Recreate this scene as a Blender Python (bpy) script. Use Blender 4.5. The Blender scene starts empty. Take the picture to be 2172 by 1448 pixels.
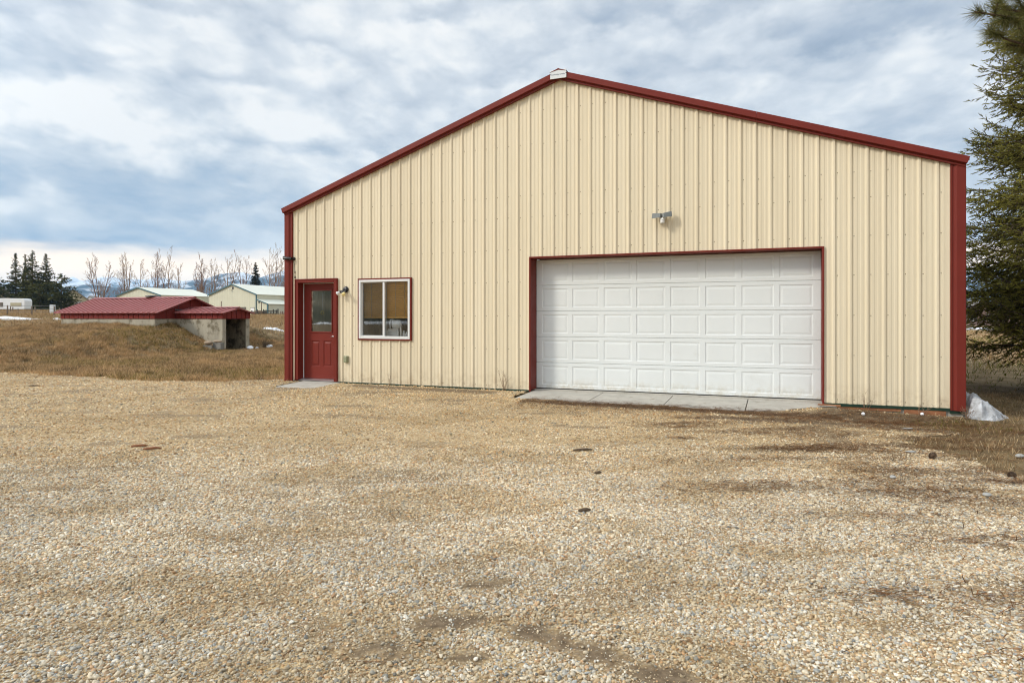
import bpy, bmesh, math, random
import numpy as np
from mathutils import Vector, Matrix, Euler

R = math.radians
sc = bpy.context.scene
col = sc.collection

# ------------------------------------------------------------------ camera
F = 1400.0                     # focal length in pixels of the 2172 px wide photograph
CX, HY, CAMZ = 1086.0, 672.0, 1.35
cam_d = bpy.data.cameras.new('camera')
cam = bpy.data.objects.new('camera', cam_d)
col.objects.link(cam)
cam.location = (0, 0, CAMZ)
cam.rotation_euler = (R(90), 0, 0)
cam_d.sensor_width = 36.0
cam_d.lens = F / 2172 * 36.0
cam_d.shift_y = -(724 - HY) / 2172
cam_d.clip_start = 0.05
cam_d.clip_end = 20000
sc.camera = cam

# ------------------------------------------------------------------ light and exposure
SUN_DIR = Vector((-0.86, -0.30, 0.60)).normalized()
sun_d = bpy.data.lights.new('sun', 'SUN')
sun_d.energy = 1.5
sun_d.angle = R(11)
sun_d.color = (1.0, 0.93, 0.82)
sun = bpy.data.objects.new('sun', sun_d)
col.objects.link(sun)
sun.rotation_euler = (-SUN_DIR).to_track_quat('-Z', 'Y').to_euler()
sun.location = (-20, -20, 30)

sc.view_settings.view_transform = 'Standard'
sc.view_settings.look = 'None'
sc.view_settings.gamma = 1.0
sc.view_settings.use_curve_mapping = False
sc.view_settings.exposure = 0.80
sc.cycles.use_denoising = True
sc.cycles.filter_width = 1.05
sc.cycles.volume_bounces = 1
sc.cycles.max_bounces = 8
sc.cycles.transparent_max_bounces = 16


class NT:
    """small helper for node trees"""
    def __init__(self, tree):
        self.t = tree
        self.n = tree.nodes
        self.l = tree.links
        self.n.clear()

    def new(self, kind, **kw):
        nd = self.n.new(kind)
        for k, v in kw.items():
            if k == 'inp':
                for i, val in v.items():
                    self.put(nd.inputs[i], val)
            else:
                setattr(nd, k, v)
        return nd

    def put(self, sock, val):
        if isinstance(val, bpy.types.NodeSocket):
            self.l.new(val, sock)
        elif isinstance(val, bpy.types.Node):
            self.l.new(val.outputs[0], sock)
        else:
            if sock.type == 'RGBA' and len(val) == 3:
                val = (*val, 1.0)
            sock.default_value = val

    def math(self, op, a, b=0.0, c=0.0, clamp=False):
        nd = self.n.new('ShaderNodeMath')
        nd.operation = op
        nd.use_clamp = clamp
        self.put(nd.inputs[0], a)
        self.put(nd.inputs[1], b)
        self.put(nd.inputs[2], c)
        return nd.outputs[0]

    def vmath(self, op, a, b=(0, 0, 0), out=0):
        nd = self.n.new('ShaderNodeVectorMath')
        nd.operation = op
        self.put(nd.inputs[0], a)
        self.put(nd.inputs[1], b)
        return nd.outputs[out]

    def maprange(self, x, a, b, c=0.0, d=1.0, smooth=True):
        nd = self.n.new('ShaderNodeMapRange')
        nd.interpolation_type = 'SMOOTHSTEP' if smooth else 'LINEAR'
        nd.clamp = True
        for i, v in enumerate((x, a, b, c, d)):
            self.put(nd.inputs[i], v)
        return nd.outputs[0]

    def noise(self, vec, scale, detail=4, rough=0.5, dist=0.0, color=False):
        nd = self.n.new('ShaderNodeTexNoise')
        if vec is not None:
            self.put(nd.inputs['Vector'], vec)
        self.put(nd.inputs['Scale'], scale)
        nd.inputs['Detail'].default_value = detail
        nd.inputs['Roughness'].default_value = rough
        nd.inputs['Distortion'].default_value = dist
        return nd.outputs[1 if color else 0]

    def ramp(self, fac, stops, interp='LINEAR'):
        nd = self.n.new('ShaderNodeValToRGB')
        cr = nd.color_ramp
        cr.interpolation = interp
        while len(cr.elements) > 1:
            cr.elements.remove(cr.elements[-1])
        for i, (p, c) in enumerate(stops):
            e = cr.elements[0] if i == 0 else cr.elements.new(p)
            e.position = p
            e.color = (*c, 1.0) if len(c) == 3 else c
        self.put(nd.inputs[0], fac)
        return nd.outputs[0]

    def mix(self, fac, a, b, blend='MIX'):
        nd = self.n.new('ShaderNodeMix')
        nd.data_type = 'RGBA'
        nd.blend_type = blend
        nd.clamp_result = False
        self.put(nd.inputs[0], fac)
        self.put(nd.inputs[6], a)
        self.put(nd.inputs[7], b)
        return nd.outputs[2]

    def mapping(self, vec, scale=(1, 1, 1), loc=(0, 0, 0), rot=(0, 0, 0)):
        nd = self.n.new('ShaderNodeMapping')
        self.put(nd.inputs[0], vec)
        nd.inputs[1].default_value = loc
        nd.inputs[2].default_value = rot
        nd.inputs[3].default_value = scale
        return nd.outputs[0]


# ------------------------------------------------------------------ sky
world = bpy.data.worlds.new('World')
sc.world = world
world.use_nodes = True
w = NT(world.node_tree)
sky = w.new('ShaderNodeTexSky', sky_type='NISHITA', sun_disc=False)
sky.sun_elevation = math.asin(SUN_DIR.z)
sky.sun_rotation = math.atan2(SUN_DIR.x, SUN_DIR.y)
D = w.new('ShaderNodeTexCoord').outputs['Generated']
sep = w.new('ShaderNodeSeparateXYZ', inp={0: D})
dx, dy, dz = sep.outputs
hz = w.math('SQRT', w.math('ADD', w.math('MULTIPLY', dx, dx), w.math('MULTIPLY', dy, dy)))
elev = w.math('ARCTAN2', dz, hz)
azim = w.math('ARCTAN2', dx, dy)
den = w.math('ADD', w.math('MAXIMUM', dz, 0.0), 0.16)
plane = w.new('ShaderNodeCombineXYZ', inp={0: w.math('DIVIDE', dx, den), 1: w.math('DIVIDE', dy, den), 2: 0.0}).outputs[0]
azel = w.new('ShaderNodeCombineXYZ', inp={0: azim, 1: elev, 2: 0.0}).outputs[0]
warp = w.vmath('SCALE', w.vmath('SUBTRACT', w.noise(azel, 7.0, 4, 0.55, color=True), (0.5, 0.5, 0.5)), (0, 0, 0))
warp.node.inputs[3].default_value = 0.16
azw = w.vmath('ADD', azel, warp)


def px_dir(px, py):
    a = math.atan((px - CX) / F)
    return a, math.atan((HY - py) / F * math.cos(a))


def blob(px, py, rx, ry, amount, soft=1.0):
    """a bank of brighter or darker cloud at a fixed place in the sky"""
    a, e = px_dir(px, py)
    d = w.vmath('SUBTRACT', azw, (a, e, 0))
    d = w.vmath('DIVIDE', d, (rx / F, ry / F, 1))
    ln = w.vmath('LENGTH', d, out=1)
    return w.maprange(ln, 1.35 * soft, 0.1, 0.0, amount)


n_big = w.noise(w.mapping(plane, (1.0, 0.8, 1)), 1.3, 4, 0.5, 0.2)
n_mid = w.noise(w.mapping(plane, (1.0, 0.62, 1), (3.1, 1.7, 0)), 4.2, 3, 0.5, 0.6)
n_fine = w.noise(w.mapping(plane, (1.0, 0.7, 1), (7.1, 4.7, 0)), 13.0, 6, 0.55, 0.4)
wob = w.vmath('SCALE', w.vmath('SUBTRACT', w.noise(w.mapping(azel, (1, 1.8, 1)), 9.0, 6, 0.6, color=True), (0.5, 0.5, 0.5)), (0, 0, 0))
wob.node.inputs[3].default_value = 1.7


def puffs(sx_, sy_, loc, tilt):
    """rounded cells of the cloud deck: bright tops, sagging grey undersides"""
    pv_ = w.vmath('ADD', w.mapping(azel, (sx_, sy_, 1), loc), wob)
    vor = w.new('ShaderNodeTexVoronoi', feature='SMOOTH_F1', voronoi_dimensions='2D')
    w.put(vor.inputs['Vector'], pv_)
    vor.inputs['Scale'].default_value = 1.0
    vor.inputs['Smoothness'].default_value = 0.8
    dv = w.vmath('SUBTRACT', pv_, vor.outputs['Position'])
    up = w.new('ShaderNodeSeparateXYZ', inp={0: dv}).outputs[1]
    return w.math('ADD', w.math('MULTIPLY', up, tilt), w.math('MULTIPLY', w.math('SUBTRACT', 0.42, vor.outputs['Distance']), 0.35))


high = w.maprange(elev, 0.07, 0.26, 0.30, 1.0)      # the cells flatten into streaks low in the sky
t = w.math('MULTIPLY', w.math('SUBTRACT', n_mid, 0.5), 0.90)
t = w.math('ADD', t, w.math('MULTIPLY', w.math('SUBTRACT', n_fine, 0.5), 0.55))
t = w.math('ADD', t, w.math('MULTIPLY', puffs(9.0, 17.0, (0, 0, 0), 0.34), 1.0))
t = w.math('ADD', t, w.math('MULTIPLY', puffs(20.0, 38.0, (2.3, 5.1, 0), 0.30), 0.55))
t = w.math('MULTIPLY', t, high)
t = w.math('ADD', t, w.math('MULTIPLY', w.math('SUBTRACT', n_big, 0.5), 0.55))
t = w.math('ADD', w.math('MULTIPLY', t, 0.92), 0.665)
for args in [(40, 235, 330, 75, 0.46), (330, 285, 280, 45, 0.26), (640, 262, 240, 45, 0.26), (20, 425, 190, 32, 0.44),
             (480, 460, 170, 16, 0.20), (560, 520, 160, 40, 0.22), (700, 360, 200, 60, 0.10),
             (230, 345, 420, 75, -0.34), (470, 330, 120, 60, -0.14), (330, 465, 620, 60, -0.24), (60, 515, 260, 26, -0.36), (300, 525, 260, 18, -0.12),
             (820, 60, 420, 110, 0.12), (620, 130, 240, 50, 0.04), (1800, 330, 560, 110, -0.14), (1650, 120, 500, 90, -0.08), (1950, 60, 300, 90, -0.02)]:
    t = w.math('ADD', t, blob(*args))
cloud = w.ramp(t, [(0.0, (0.21, 0.37, 0.57)), (0.22, (0.36, 0.475, 0.625)), (0.5, (0.54, 0.62, 0.715)), (0.72, (0.71, 0.765, 0.82)), (0.9, (0.88, 0.905, 0.92)), (1.0, (0.96, 0.965, 0.96))])
# the deck overhead is greyer than the blue bank low on the left
grey = w.ramp(t, [(0.0, (0.33, 0.41, 0.52)), (0.25, (0.43, 0.505, 0.61)), (0.5, (0.565, 0.625, 0.705)), (0.72, (0.715, 0.765, 0.82)), (0.9, (0.88, 0.905, 0.92)), (1.0, (0.96, 0.965, 0.96))])
cloud = w.mix(w.maprange(w.math('ADD', elev, w.math('MULTIPLY', azim, 0.22)), 0.10, 0.26), cloud, grey)
# gap of pale cream light between the cloud deck and the mountains
gap_n = w.noise(w.mapping(azel, (6, 30, 1)), 1.0, 5, 0.55)
gap_e = w.math('ADD', elev, w.math('MULTIPLY', w.math('SUBTRACT', gap_n, 0.5), 0.05))
gap = w.maprange(gap_e, 0.100, 0.066)
cloud = w.mix(gap, cloud, (1.95, 1.50, 1.02))
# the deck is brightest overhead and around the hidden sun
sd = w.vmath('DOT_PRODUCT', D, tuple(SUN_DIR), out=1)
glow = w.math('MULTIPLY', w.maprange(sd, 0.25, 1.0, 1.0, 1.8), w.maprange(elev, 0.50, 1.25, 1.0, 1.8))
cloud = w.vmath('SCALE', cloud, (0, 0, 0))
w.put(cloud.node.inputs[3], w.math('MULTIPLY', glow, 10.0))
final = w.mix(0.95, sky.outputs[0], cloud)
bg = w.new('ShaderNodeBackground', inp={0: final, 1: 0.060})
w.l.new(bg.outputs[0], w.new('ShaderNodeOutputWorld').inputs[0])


# ------------------------------------------------------------------ helpers: frames, tags, meshes
O = np.array([-4.897, 14.31])            # left front corner of the barn
U = np.array([0.9289, -0.3705])          # along its front wall
Vv = np.array([0.3705, 0.9289])          # into it
RZ = math.atan2(U[1], U[0])


def W(u, v, z=0.0):
    p = O + u * U + v * Vv
    return (p[0], p[1], z)


def at(px, py, Y):
    """point that lies at distance Y on the line of sight measured in the photograph"""
    return Vector(((px - CX) / F * Y, Y, CAMZ + (HY - py) / F * Y))


def tag(o, label=None, cat=None, group=None, kind=None):
    if label: o['label'] = label
    if cat: o['category'] = cat
    if group: o['group'] = group
    if kind: o['kind'] = kind
    return o


def thing(name, label, cat, loc=(0, 0, 0), rz=0.0, group=None):
    o = bpy.data.objects.new(name, None)
    col.objects.link(o)
    o.empty_display_size = 0.2
    o.location = loc
    o.rotation_euler = (0, 0, rz)
    return tag(o, label, cat, group)


class MB:
    def __init__(s):
        s.V, s.F, s.M, s.S = [], [], [], []

    def add(s, verts, faces, mat=0, smooth=False):
        b = len(s.V)
        s.V += [tuple(v) for v in verts]
        s.F += [tuple(b + i for i in f) for f in faces]
        s.M += [mat] * len(faces)
        s.S += [smooth] * len(faces)

    def box(s, x0, x1, y0, y1, z0, z1, mat=0):
        v = [(x0, y0, z0), (x1, y0, z0), (x1, y1, z0), (x0, y1, z0), (x0, y0, z1), (x1, y0, z1), (x1, y1, z1), (x0, y1, z1)]
        s.add(v, [(0, 3, 2, 1), (4, 5, 6, 7), (0, 1, 5, 4), (1, 2, 6, 5), (2, 3, 7, 6), (3, 0, 4, 7)], mat)

    def prism(s, poly, axis, a, b, mat=0):
        """2D polygon extruded along axis (0 x, 1 y, 2 z) from a to b"""
        def P(p, h):
            q = [p[0], p[1]]
            q.insert(axis, h)
            return tuple(q)
        n = len(poly)
        v = [P(p, a) for p in poly] + [P(p, b) for p in poly]
        f = [tuple(range(n))[::-1], tuple(range(n, 2 * n))] + [(i, (i + 1) % n, n + (i + 1) % n, n + i) for i in range(n)]
        s.add(v, f, mat)

    def tube(s, pts, rad, n=6, mat=0, smooth=True, cap=True):
        pts = [Vector(p) for p in pts]
        if not hasattr(rad, '__len__'): rad = [rad] * len(pts)
        b = len(s.V)
        ref = None
        for i, p in enumerate(pts):
            d = (pts[min(i + 1, len(pts) - 1)] - pts[max(i - 1, 0)])
            d = d.normalized() if d.length > 1e-9 else Vector((0, 0, 1))
            if ref is None or abs(ref.dot(d)) > 0.95:
                ref = Vector((1, 0, 0)) if abs(d.x) < 0.8 else Vector((0, 1, 0))
            a = d.cross(ref).normalized()
            c = d.cross(a)
            ref = -c if False else ref
            for k in range(n):
                th = 2 * math.pi * k / n
                s.V.append(tuple(p + (a * math.cos(th) + c * math.sin(th)) * rad[i]))
        for i in range(len(pts) - 1):
            for k in range(n):
                s.F.append((b + i * n + k, b + i * n + (k + 1) % n, b + (i + 1) * n + (k + 1) % n, b + (i + 1) * n + k))
                s.M.append(mat); s.S.append(smooth)
        if cap:
            s.F.append(tuple(b + k for k in range(n))[::-1]); s.M.append(mat); s.S.append(False)
            e = b + (len(pts) - 1) * n
            s.F.append(tuple(e + k for k in range(n))); s.M.append(mat); s.S.append(False)

    def lathe(s, prof, c=(0, 0, 0), axis=(0, 0, 1), n=16, mat=0):
        """profile of (radius, height) pairs turned about axis through c"""
        ax = Vector(axis).normalized()
        a = ax.orthogonal().normalized()
        e = ax.cross(a)
        c = Vector(c)
        b = len(s.V)
        for r, h in prof:
            for k in range(n):
                th = 2 * math.pi * k / n
                s.V.append(tuple(c + ax * h + (a * math.cos(th) + e * math.sin(th)) * max(r, 1e-4)))
        for i in range(len(prof) - 1):
            for k in range(n):
                s.F.append((b + i * n + k, b + i * n + (k + 1) % n, b + (i + 1) * n + (k + 1) % n, b + (i + 1) * n + k))
                s.M.append(mat); s.S.append(True)

    def build(s, name, mats, parent=None, loc=(0, 0, 0), rz=0.0, bevel=0.0):
        me = bpy.data.meshes.new(name)
        me.from_pydata(s.V, [], s.F)
        if not isinstance(mats, (list, tuple)): mats = [mats]
        for m in mats: me.materials.append(m)
        me.polygons.foreach_set('material_index', s.M)
        me.polygons.foreach_set('use_smooth', s.S)
        me.update()
        o = bpy.data.objects.new(name, me)
        col.objects.link(o)
        o.location = loc
        o.rotation_euler = (0, 0, rz)
        if parent: o.parent = parent
        if bevel:
            md = o.modifiers.new('bevel', 'BEVEL')
            md.width = bevel; md.segments = 2; md.limit_method = 'ANGLE'; md.angle_limit = R(40)
        return o


def tri_mesh(name, V, Fc, mat, colors=None, smooth=False, parent=None):
    """mesh from numpy arrays of vertices and triangles, with an optional colour per vertex"""
    me = bpy.data.meshes.new(name)
    n, m = len(V), len(Fc)
    me.vertices.add(n)
    me.vertices.foreach_set('co', np.ascontiguousarray(V, dtype=np.float32).ravel())
    me.loops.add(m * 3)
    me.loops.foreach_set('vertex_index', np.ascontiguousarray(Fc, dtype=np.int32).ravel())
    me.polygons.add(m)
    me.polygons.foreach_set('loop_start', np.arange(0, m * 3, 3, dtype=np.int32))
    me.polygons.foreach_set('loop_total', np.full(m, 3, dtype=np.int32))
    if smooth: me.polygons.foreach_set('use_smooth', np.ones(m, dtype=bool))
    if colors is not None:
        at_ = me.attributes.new('tint', 'FLOAT_COLOR', 'POINT')
        c = np.ones((n, 4), dtype=np.float32)
        c[:, :3] = colors
        at_.data.foreach_set('color', c.ravel())
    me.update(calc_edges=True)
    me.validate()
    me.materials.append(mat)
    o = bpy.data.objects.new(name, me)
    col.objects.link(o)
    if parent: o.parent = parent
    return o


def grid_mesh(name, X, Y, Z, mat, keep=None, smooth=True):
    ny, nx = X.shape
    idx = np.arange(nx * ny).reshape(ny, nx)
    a, b, c, d = idx[:-1, :-1], idx[:-1, 1:], idx[1:, 1:], idx[1:, :-1]
    if keep is not None:
        k = keep.astype(bool)
        a, b, c, d = a[k], b[k], c[k], d[k]
    a, b, c, d = a.ravel(), b.ravel(), c.ravel(), d.ravel()
    T = np.concatenate([np.stack([a, b, c], 1), np.stack([a, c, d], 1)])
    V = np.stack([X.ravel(), Y.ravel(), Z.ravel()], 1)
    used = np.zeros(len(V), bool); used[T.ravel()] = True
    remap = np.cumsum(used) - 1
    return tri_mesh(name, V[used], remap[T], mat, smooth=smooth)


def smooth01(x, a, b):
    t = np.clip((x - a) / (b - a), 0, 1)
    return t * t * (3 - 2 * t)


def vnoise(x, y, seed=0):
    """value noise on arrays"""
    xi, yi = np.floor(x).astype(np.int64), np.floor(y).astype(np.int64)
    xf, yf = x - xi, y - yi
    xf, yf = xf * xf * (3 - 2 * xf), yf * yf * (3 - 2 * yf)

    def h(i, j):
        n = (i * 374761393 + j * 668265263 + seed * 974711) & 0x7fffffff
        n = ((n ^ (n >> 13)) * 1274126177) & 0x7fffffff
        return ((n ^ (n >> 16)) & 0xffff) / 65535.0
    return (h(xi, yi) * (1 - xf) + h(xi + 1, yi) * xf) * (1 - yf) + (h(xi, yi + 1) * (1 - xf) + h(xi + 1, yi + 1) * xf) * yf


def fbm(x, y, seed=0, oct=4, gain=0.5):
    s, a, t = 0.0, 1.0, 0.0
    for i in range(oct):
        s = s + a * vnoise(x * 2 ** i, y * 2 ** i, seed + i * 17)
        t += a
        a *= gain
    return s / t


def srgb(r, g, b, k=1.0):
    f = lambda c: ((c / 255 + 0.055) / 1.055) ** 2.4 if c > 10 else c / 255 / 12.92
    return (f(r) * k, f(g) * k, f(b) * k)


# ------------------------------------------------------------------ materials
def material(name, build):
    m = bpy.data.materials.new(name)
    m.use_nodes = True
    n = NT(m.node_tree)
    out = n.new('ShaderNodeOutputMaterial')
    sh = build(n)
    n.l.new(sh, out.inputs[0])
    return m


def pbr(n, colr, rough=0.5, metal=0.0, normal=None, spec=None):
    p = n.new('ShaderNodeBsdfPrincipled')
    n.put(p.inputs['Base Color'], colr)
    n.put(p.inputs['Roughness'], rough)
    n.put(p.inputs['Metallic'], metal)
    if spec is not None: n.put(p.inputs['Specular IOR Level'], spec)
    if normal is not None: n.put(p.inputs['Normal'], normal)
    return p.outputs[0]


def bump(n, h, strength=0.3, dist=0.01):
    b = n.new('ShaderNodeBump', inp={'Strength': strength, 'Distance': dist})
    n.put(b.inputs['Height'], h)
    return b.outputs[0]


def obj_co(n):
    return n.new('ShaderNodeTexCoord').outputs['Object']


def paint(name, c, rough=0.45, var=0.08, scale=3.0, bmp=0.0, bscale=60, spec=0.4, dirt=None, stretch=(1, 1, 1)):
    def b(n):
        co = n.mapping(obj_co(n), stretch)
        f = n.noise(co, scale, 5, 0.6)
        lo = tuple(x * (1 - var) for x in c); hi = tuple(min(1, x * (1 + var)) for x in c)
        cc = n.ramp(f, [(0.3, lo), (0.7, hi)])
        if dirt:
            d = n.maprange(n.noise(obj_co(n), dirt[1], 6, 0.65), dirt[2], dirt[3])
            cc = n.mix(d, cc, dirt[0])
        nm = bump(n, n.noise(obj_co(n), bscale, 3), bmp, 0.004) if bmp else None
        rr = n.maprange(n.noise(obj_co(n), scale * 2.3, 4), 0.3, 0.7, rough * 0.85, min(1, rough * 1.15))
        return pbr(n, cc, rr, 0, nm, spec)
    return material(name, b)


def siding_mat(n):
    co = obj_co(n)
    f = n.noise(n.mapping(co, (5, 5, 0.25)), 1.0, 5, 0.6)
    c = n.ramp(f, [(0.25, (0.635, 0.55, 0.392)), (0.75, (0.695, 0.615, 0.455))])
    x_, y_, z = n.new('ShaderNodeSeparateXYZ', inp={0: co}).outputs
    # every sheet is three ribs wide and has weathered a little differently
    sheet_no = n.math('FLOOR', n.math('DIVIDE', n.math('ADD', x_, 0.2), 0.6933))
    wn_ = n.new('ShaderNodeTexWhiteNoise', noise_dimensions='1D')
    n.put(wn_.inputs['W'], sheet_no)
    c = n.mix(wn_.outputs[0], n.mix(1.0, c, (0.955, 0.95, 0.94), 'MULTIPLY'), n.mix(1.0, c, (1.02, 1.02, 1.02), 'MULTIPLY'))
    splash = n.math('MULTIPLY', n.maprange(z, 0.42, 0.0), n.maprange(n.noise(co, 6.0, 7, 0.72), 0.40, 0.72))
    c = n.mix(n.math('MULTIPLY', splash, 0.55), c, (0.30, 0.20, 0.10))
    streak = n.maprange(n.noise(n.mapping(co, (14, 14, 0.5), (4, 2, 1)), 1.0, 6, 0.7), 0.60, 0.8)
    c = n.mix(n.math('MULTIPLY', streak, 0.28), c, (0.42, 0.32, 0.19))
    nm = bump(n, n.noise(n.mapping(co, (1.8, 1.8, 0.9)), 1.0, 3), 0.16, 0.06)
    return pbr(n, c, 0.45, 0, nm, 0.3)


def white_door_mat(n):
    co = obj_co(n)
    f = n.noise(co, 1.2, 5, 0.6)
    c = n.ramp(f, [(0.3, (0.655, 0.68, 0.665)), (0.7, (0.69, 0.715, 0.705))])
    x_, y_, z = n.new('ShaderNodeSeparateXYZ', inp={0: co}).outputs
    d = n.maprange(n.noise(co, 2.2, 7, 0.68), 0.60, 0.85)
    c = n.mix(n.math('MULTIPLY', d, 0.5), c, (0.50, 0.48, 0.42))
    splash = n.math('MULTIPLY', n.maprange(z, 0.30, 0.0), n.maprange(n.noise(co, 8.0, 7, 0.72), 0.35, 0.75))
    c = n.mix(n.math('MULTIPLY', splash, 0.6), c, (0.42, 0.34, 0.20))
    nm = bump(n, n.noise(co, 220, 3), 0.10, 0.004)
    return pbr(n, c, 0.42, 0, nm, 0.4)


M = {}
M['siding'] = material('cream_siding', siding_mat)
M['screw'] = paint('screw_head', (0.16, 0.12, 0.07), 0.5)
M['red_trim'] = paint('red_trim_metal', (0.150, 0.0225, 0.0155), 0.42, 0.07, 1.5, spec=0.16, dirt=((0.20, 0.09, 0.06), 9.0, 0.68, 0.8))
M['red_door'] = paint('red_door_paint', (0.165, 0.026, 0.018), 0.45, 0.05, 2.0, spec=0.16)
M['red_wood'] = paint('red_painted_boards', (0.180, 0.027, 0.021), 0.6, 0.16, 5.0, 0.12, 40, 0.12, dirt=((0.13, 0.02, 0.02), 6, 0.55, 0.7))
M['red_roof'] = paint('faded_red_metal_roof', (0.285, 0.085, 0.078), 0.42, 0.05, 2.0, spec=0.35, dirt=((0.24, 0.10, 0.09), 0.8, 0.55, 0.8))
M['white_door'] = material('white_garage_door', white_door_mat)
M['vinyl'] = paint('white_vinyl', (0.64, 0.645, 0.63), 0.4, 0.03)
M['green_base'] = paint('dark_green_base_trim', (0.012, 0.035, 0.022), 0.4)
M['concrete'] = paint('concrete', (0.40, 0.375, 0.325), 0.85, 0.13, 4.0, 0.25, 60, 0.2, dirt=((0.25, 0.22, 0.17), 5.5, 0.56, 0.75))
M['old_concrete'] = paint('weathered_concrete', (0.37, 0.335, 0.26), 0.9, 0.18, 2.2, 0.35, 30, 0.15, dirt=((0.17, 0.145, 0.10), 2.6, 0.50, 0.66), stretch=(1, 1, 0.35))
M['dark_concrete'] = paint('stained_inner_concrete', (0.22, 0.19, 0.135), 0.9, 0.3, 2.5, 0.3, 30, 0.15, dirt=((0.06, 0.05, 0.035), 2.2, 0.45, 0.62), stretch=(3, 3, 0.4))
M['rust'] = paint('rusty_brown', (0.24, 0.10, 0.045), 0.8, 0.3, 9, 0.2, 80)
M['aluminium'] = material('aluminium', lambda n: pbr(n, (0.62, 0.62, 0.63), 0.35, 0.9))
M['black'] = paint('black_plastic', (0.012, 0.012, 0.013), 0.35, 0.1, spec=0.5)
M['dark_grey'] = paint('dark_grey_plastic', (0.055, 0.055, 0.06), 0.4, 0.1, spec=0.5)
M['white_plastic'] = paint('white_plastic', (0.62, 0.61, 0.57), 0.4, 0.05)
M['lamp_grey'] = paint('pale_grey_lamp_housing', (0.22, 0.23, 0.22), 0.45, 0.05)
M['grey_lens'] = paint('grey_lamp_lens', (0.13, 0.14, 0.135), 0.5, 0.1, spec=0.2)
M['amber'] = paint('amber_bulb_glass', (0.80, 0.66, 0.28), 0.15, 0.05, spec=0.6)
M['bulb'] = paint('clear_bulb_glass', (0.70, 0.71, 0.72), 0.1, 0.05, spec=0.7)
M['outlet'] = paint('grey_green_outlet_cover', (0.27, 0.28, 0.17), 0.4, 0.1)
M['blind'] = paint('brown_wooden_blind', (0.80, 0.43, 0.10), 0.5, 0.15, 8, stretch=(1, 1, 12))
M['interior'] = paint('interior_wall', (0.5, 0.47, 0.40), 0.8)
M['inner_white'] = paint('white_enamel', (0.80, 0.81, 0.81), 0.3, 0.03)
M['bark'] = paint('grey_brown_bark', (0.10, 0.073, 0.05), 0.9, 0.3, 6, 0.4, 20, 0.1, stretch=(1, 1, 0.3))
M['twig'] = paint('pale_twig_bark', (0.27, 0.185, 0.125), 0.85, 0.2, 2, 0, spec=0.1)
M['twig_red'] = paint('reddish_twig_bark', (0.23, 0.14, 0.10), 0.85, 0.2, 2, 0, spec=0.1)
M['weathered_wood'] = paint('weathered_grey_wood', (0.20, 0.155, 0.115), 0.9, 0.25, 6, 0.3, 30, 0.1)
M['dark_wood'] = paint('dark_fence_wood', (0.065, 0.06, 0.05), 0.9, 0.25, 6, 0.3, 30, 0.1)
M['wire'] = paint('fence_wire', (0.16, 0.15, 0.14), 0.5)
M['pale_siding'] = paint('pale_yellow_green_siding', (0.60, 0.585, 0.45), 0.5, 0.05, 0.4)
M['pale_roof'] = paint('pale_green_metal_roof', (0.66, 0.67, 0.57), 0.4, 0.05, 0.3)
M['teal_trim'] = paint('teal_trim', (0.06, 0.13, 0.15), 0.5)
M['house_wall'] = paint('beige_house_wall', (0.45, 0.40, 0.27), 0.8, 0.1)
M['house_wall_pink'] = paint('pinkish_brown_wall', (0.33, 0.23, 0.19), 0.8, 0.1)
M['house_roof'] = paint('grey_brown_shingles', (0.27, 0.245, 0.23), 0.85, 0.15)
M['window_dark'] = paint('dark_window_pane', (0.02, 0.025, 0.03), 0.1, 0.1, spec=0.7)
M['block_grey'] = paint('grey_concrete_block', (0.19, 0.18, 0.16), 0.9, 0.15, 6, 0.3, 40)
M['stone'] = paint('river_stone', (0.31, 0.235, 0.165), 0.8, 0.2, 5, 0.3, 30)
M['pale_stone'] = paint('pale_grey_stone', (0.33, 0.325, 0.30), 0.8, 0.15, 9, 0.3, 40)
M['golf'] = paint('golf_ball_white', (0.80, 0.81, 0.83), 0.3, 0.02)
M['cone'] = paint('pine_cone_brown', (0.11, 0.07, 0.042), 0.8, 0.4, 40)
M['brass'] = paint('yellow_glass', (0.55, 0.40, 0.10), 0.3)
M['sign'] = paint('white_enamel_sign', (0.62, 0.65, 0.66), 0.4, 0.04)
M['ink'] = paint('blue_black_ink', (0.03, 0.06, 0.11), 0.6)


def glass_b(n):
    tr = n.new('ShaderNodeBsdfTransparent', inp={0: (0.97, 0.98, 0.975)}).outputs[0]
    gl = n.new('ShaderNodeBsdfGlossy', inp={0: (1, 1, 1), 1: 0.02}).outputs[0]
    fr = n.new('ShaderNodeFresnel', inp={0: 1.6}).outputs[0]
    mx = n.new('ShaderNodeMixShader')
    n.put(mx.inputs[0], fr); n.put(mx.inputs[1], tr); n.put(mx.inputs[2], gl)
    return mx.outputs[0]


M['glass'] = material('window_glass', glass_b)


def screen_b(n):
    tr = n.new('ShaderNodeBsdfTransparent').outputs[0]
    df = n.new('ShaderNodeBsdfDiffuse', inp={0: (0.10, 0.10, 0.095)}).outputs[0]
    mx = n.new('ShaderNodeMixShader', inp={0: 0.14})
    n.put(mx.inputs[1], tr); n.put(mx.inputs[2], df)
    return mx.outputs[0]


M['screen'] = material('insect_screen_mesh', screen_b)


def snow_b(n):
    co = obj_co(n)
    f = n.noise(co, 6, 6, 0.65)
    c = n.ramp(f, [(0.35, (0.60, 0.62, 0.64)), (0.65, (0.84, 0.86, 0.88))])
    return pbr(n, c, 0.6, 0, bump(n, n.noise(co, 14, 5), 0.5, 0.03), 0.3)


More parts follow.
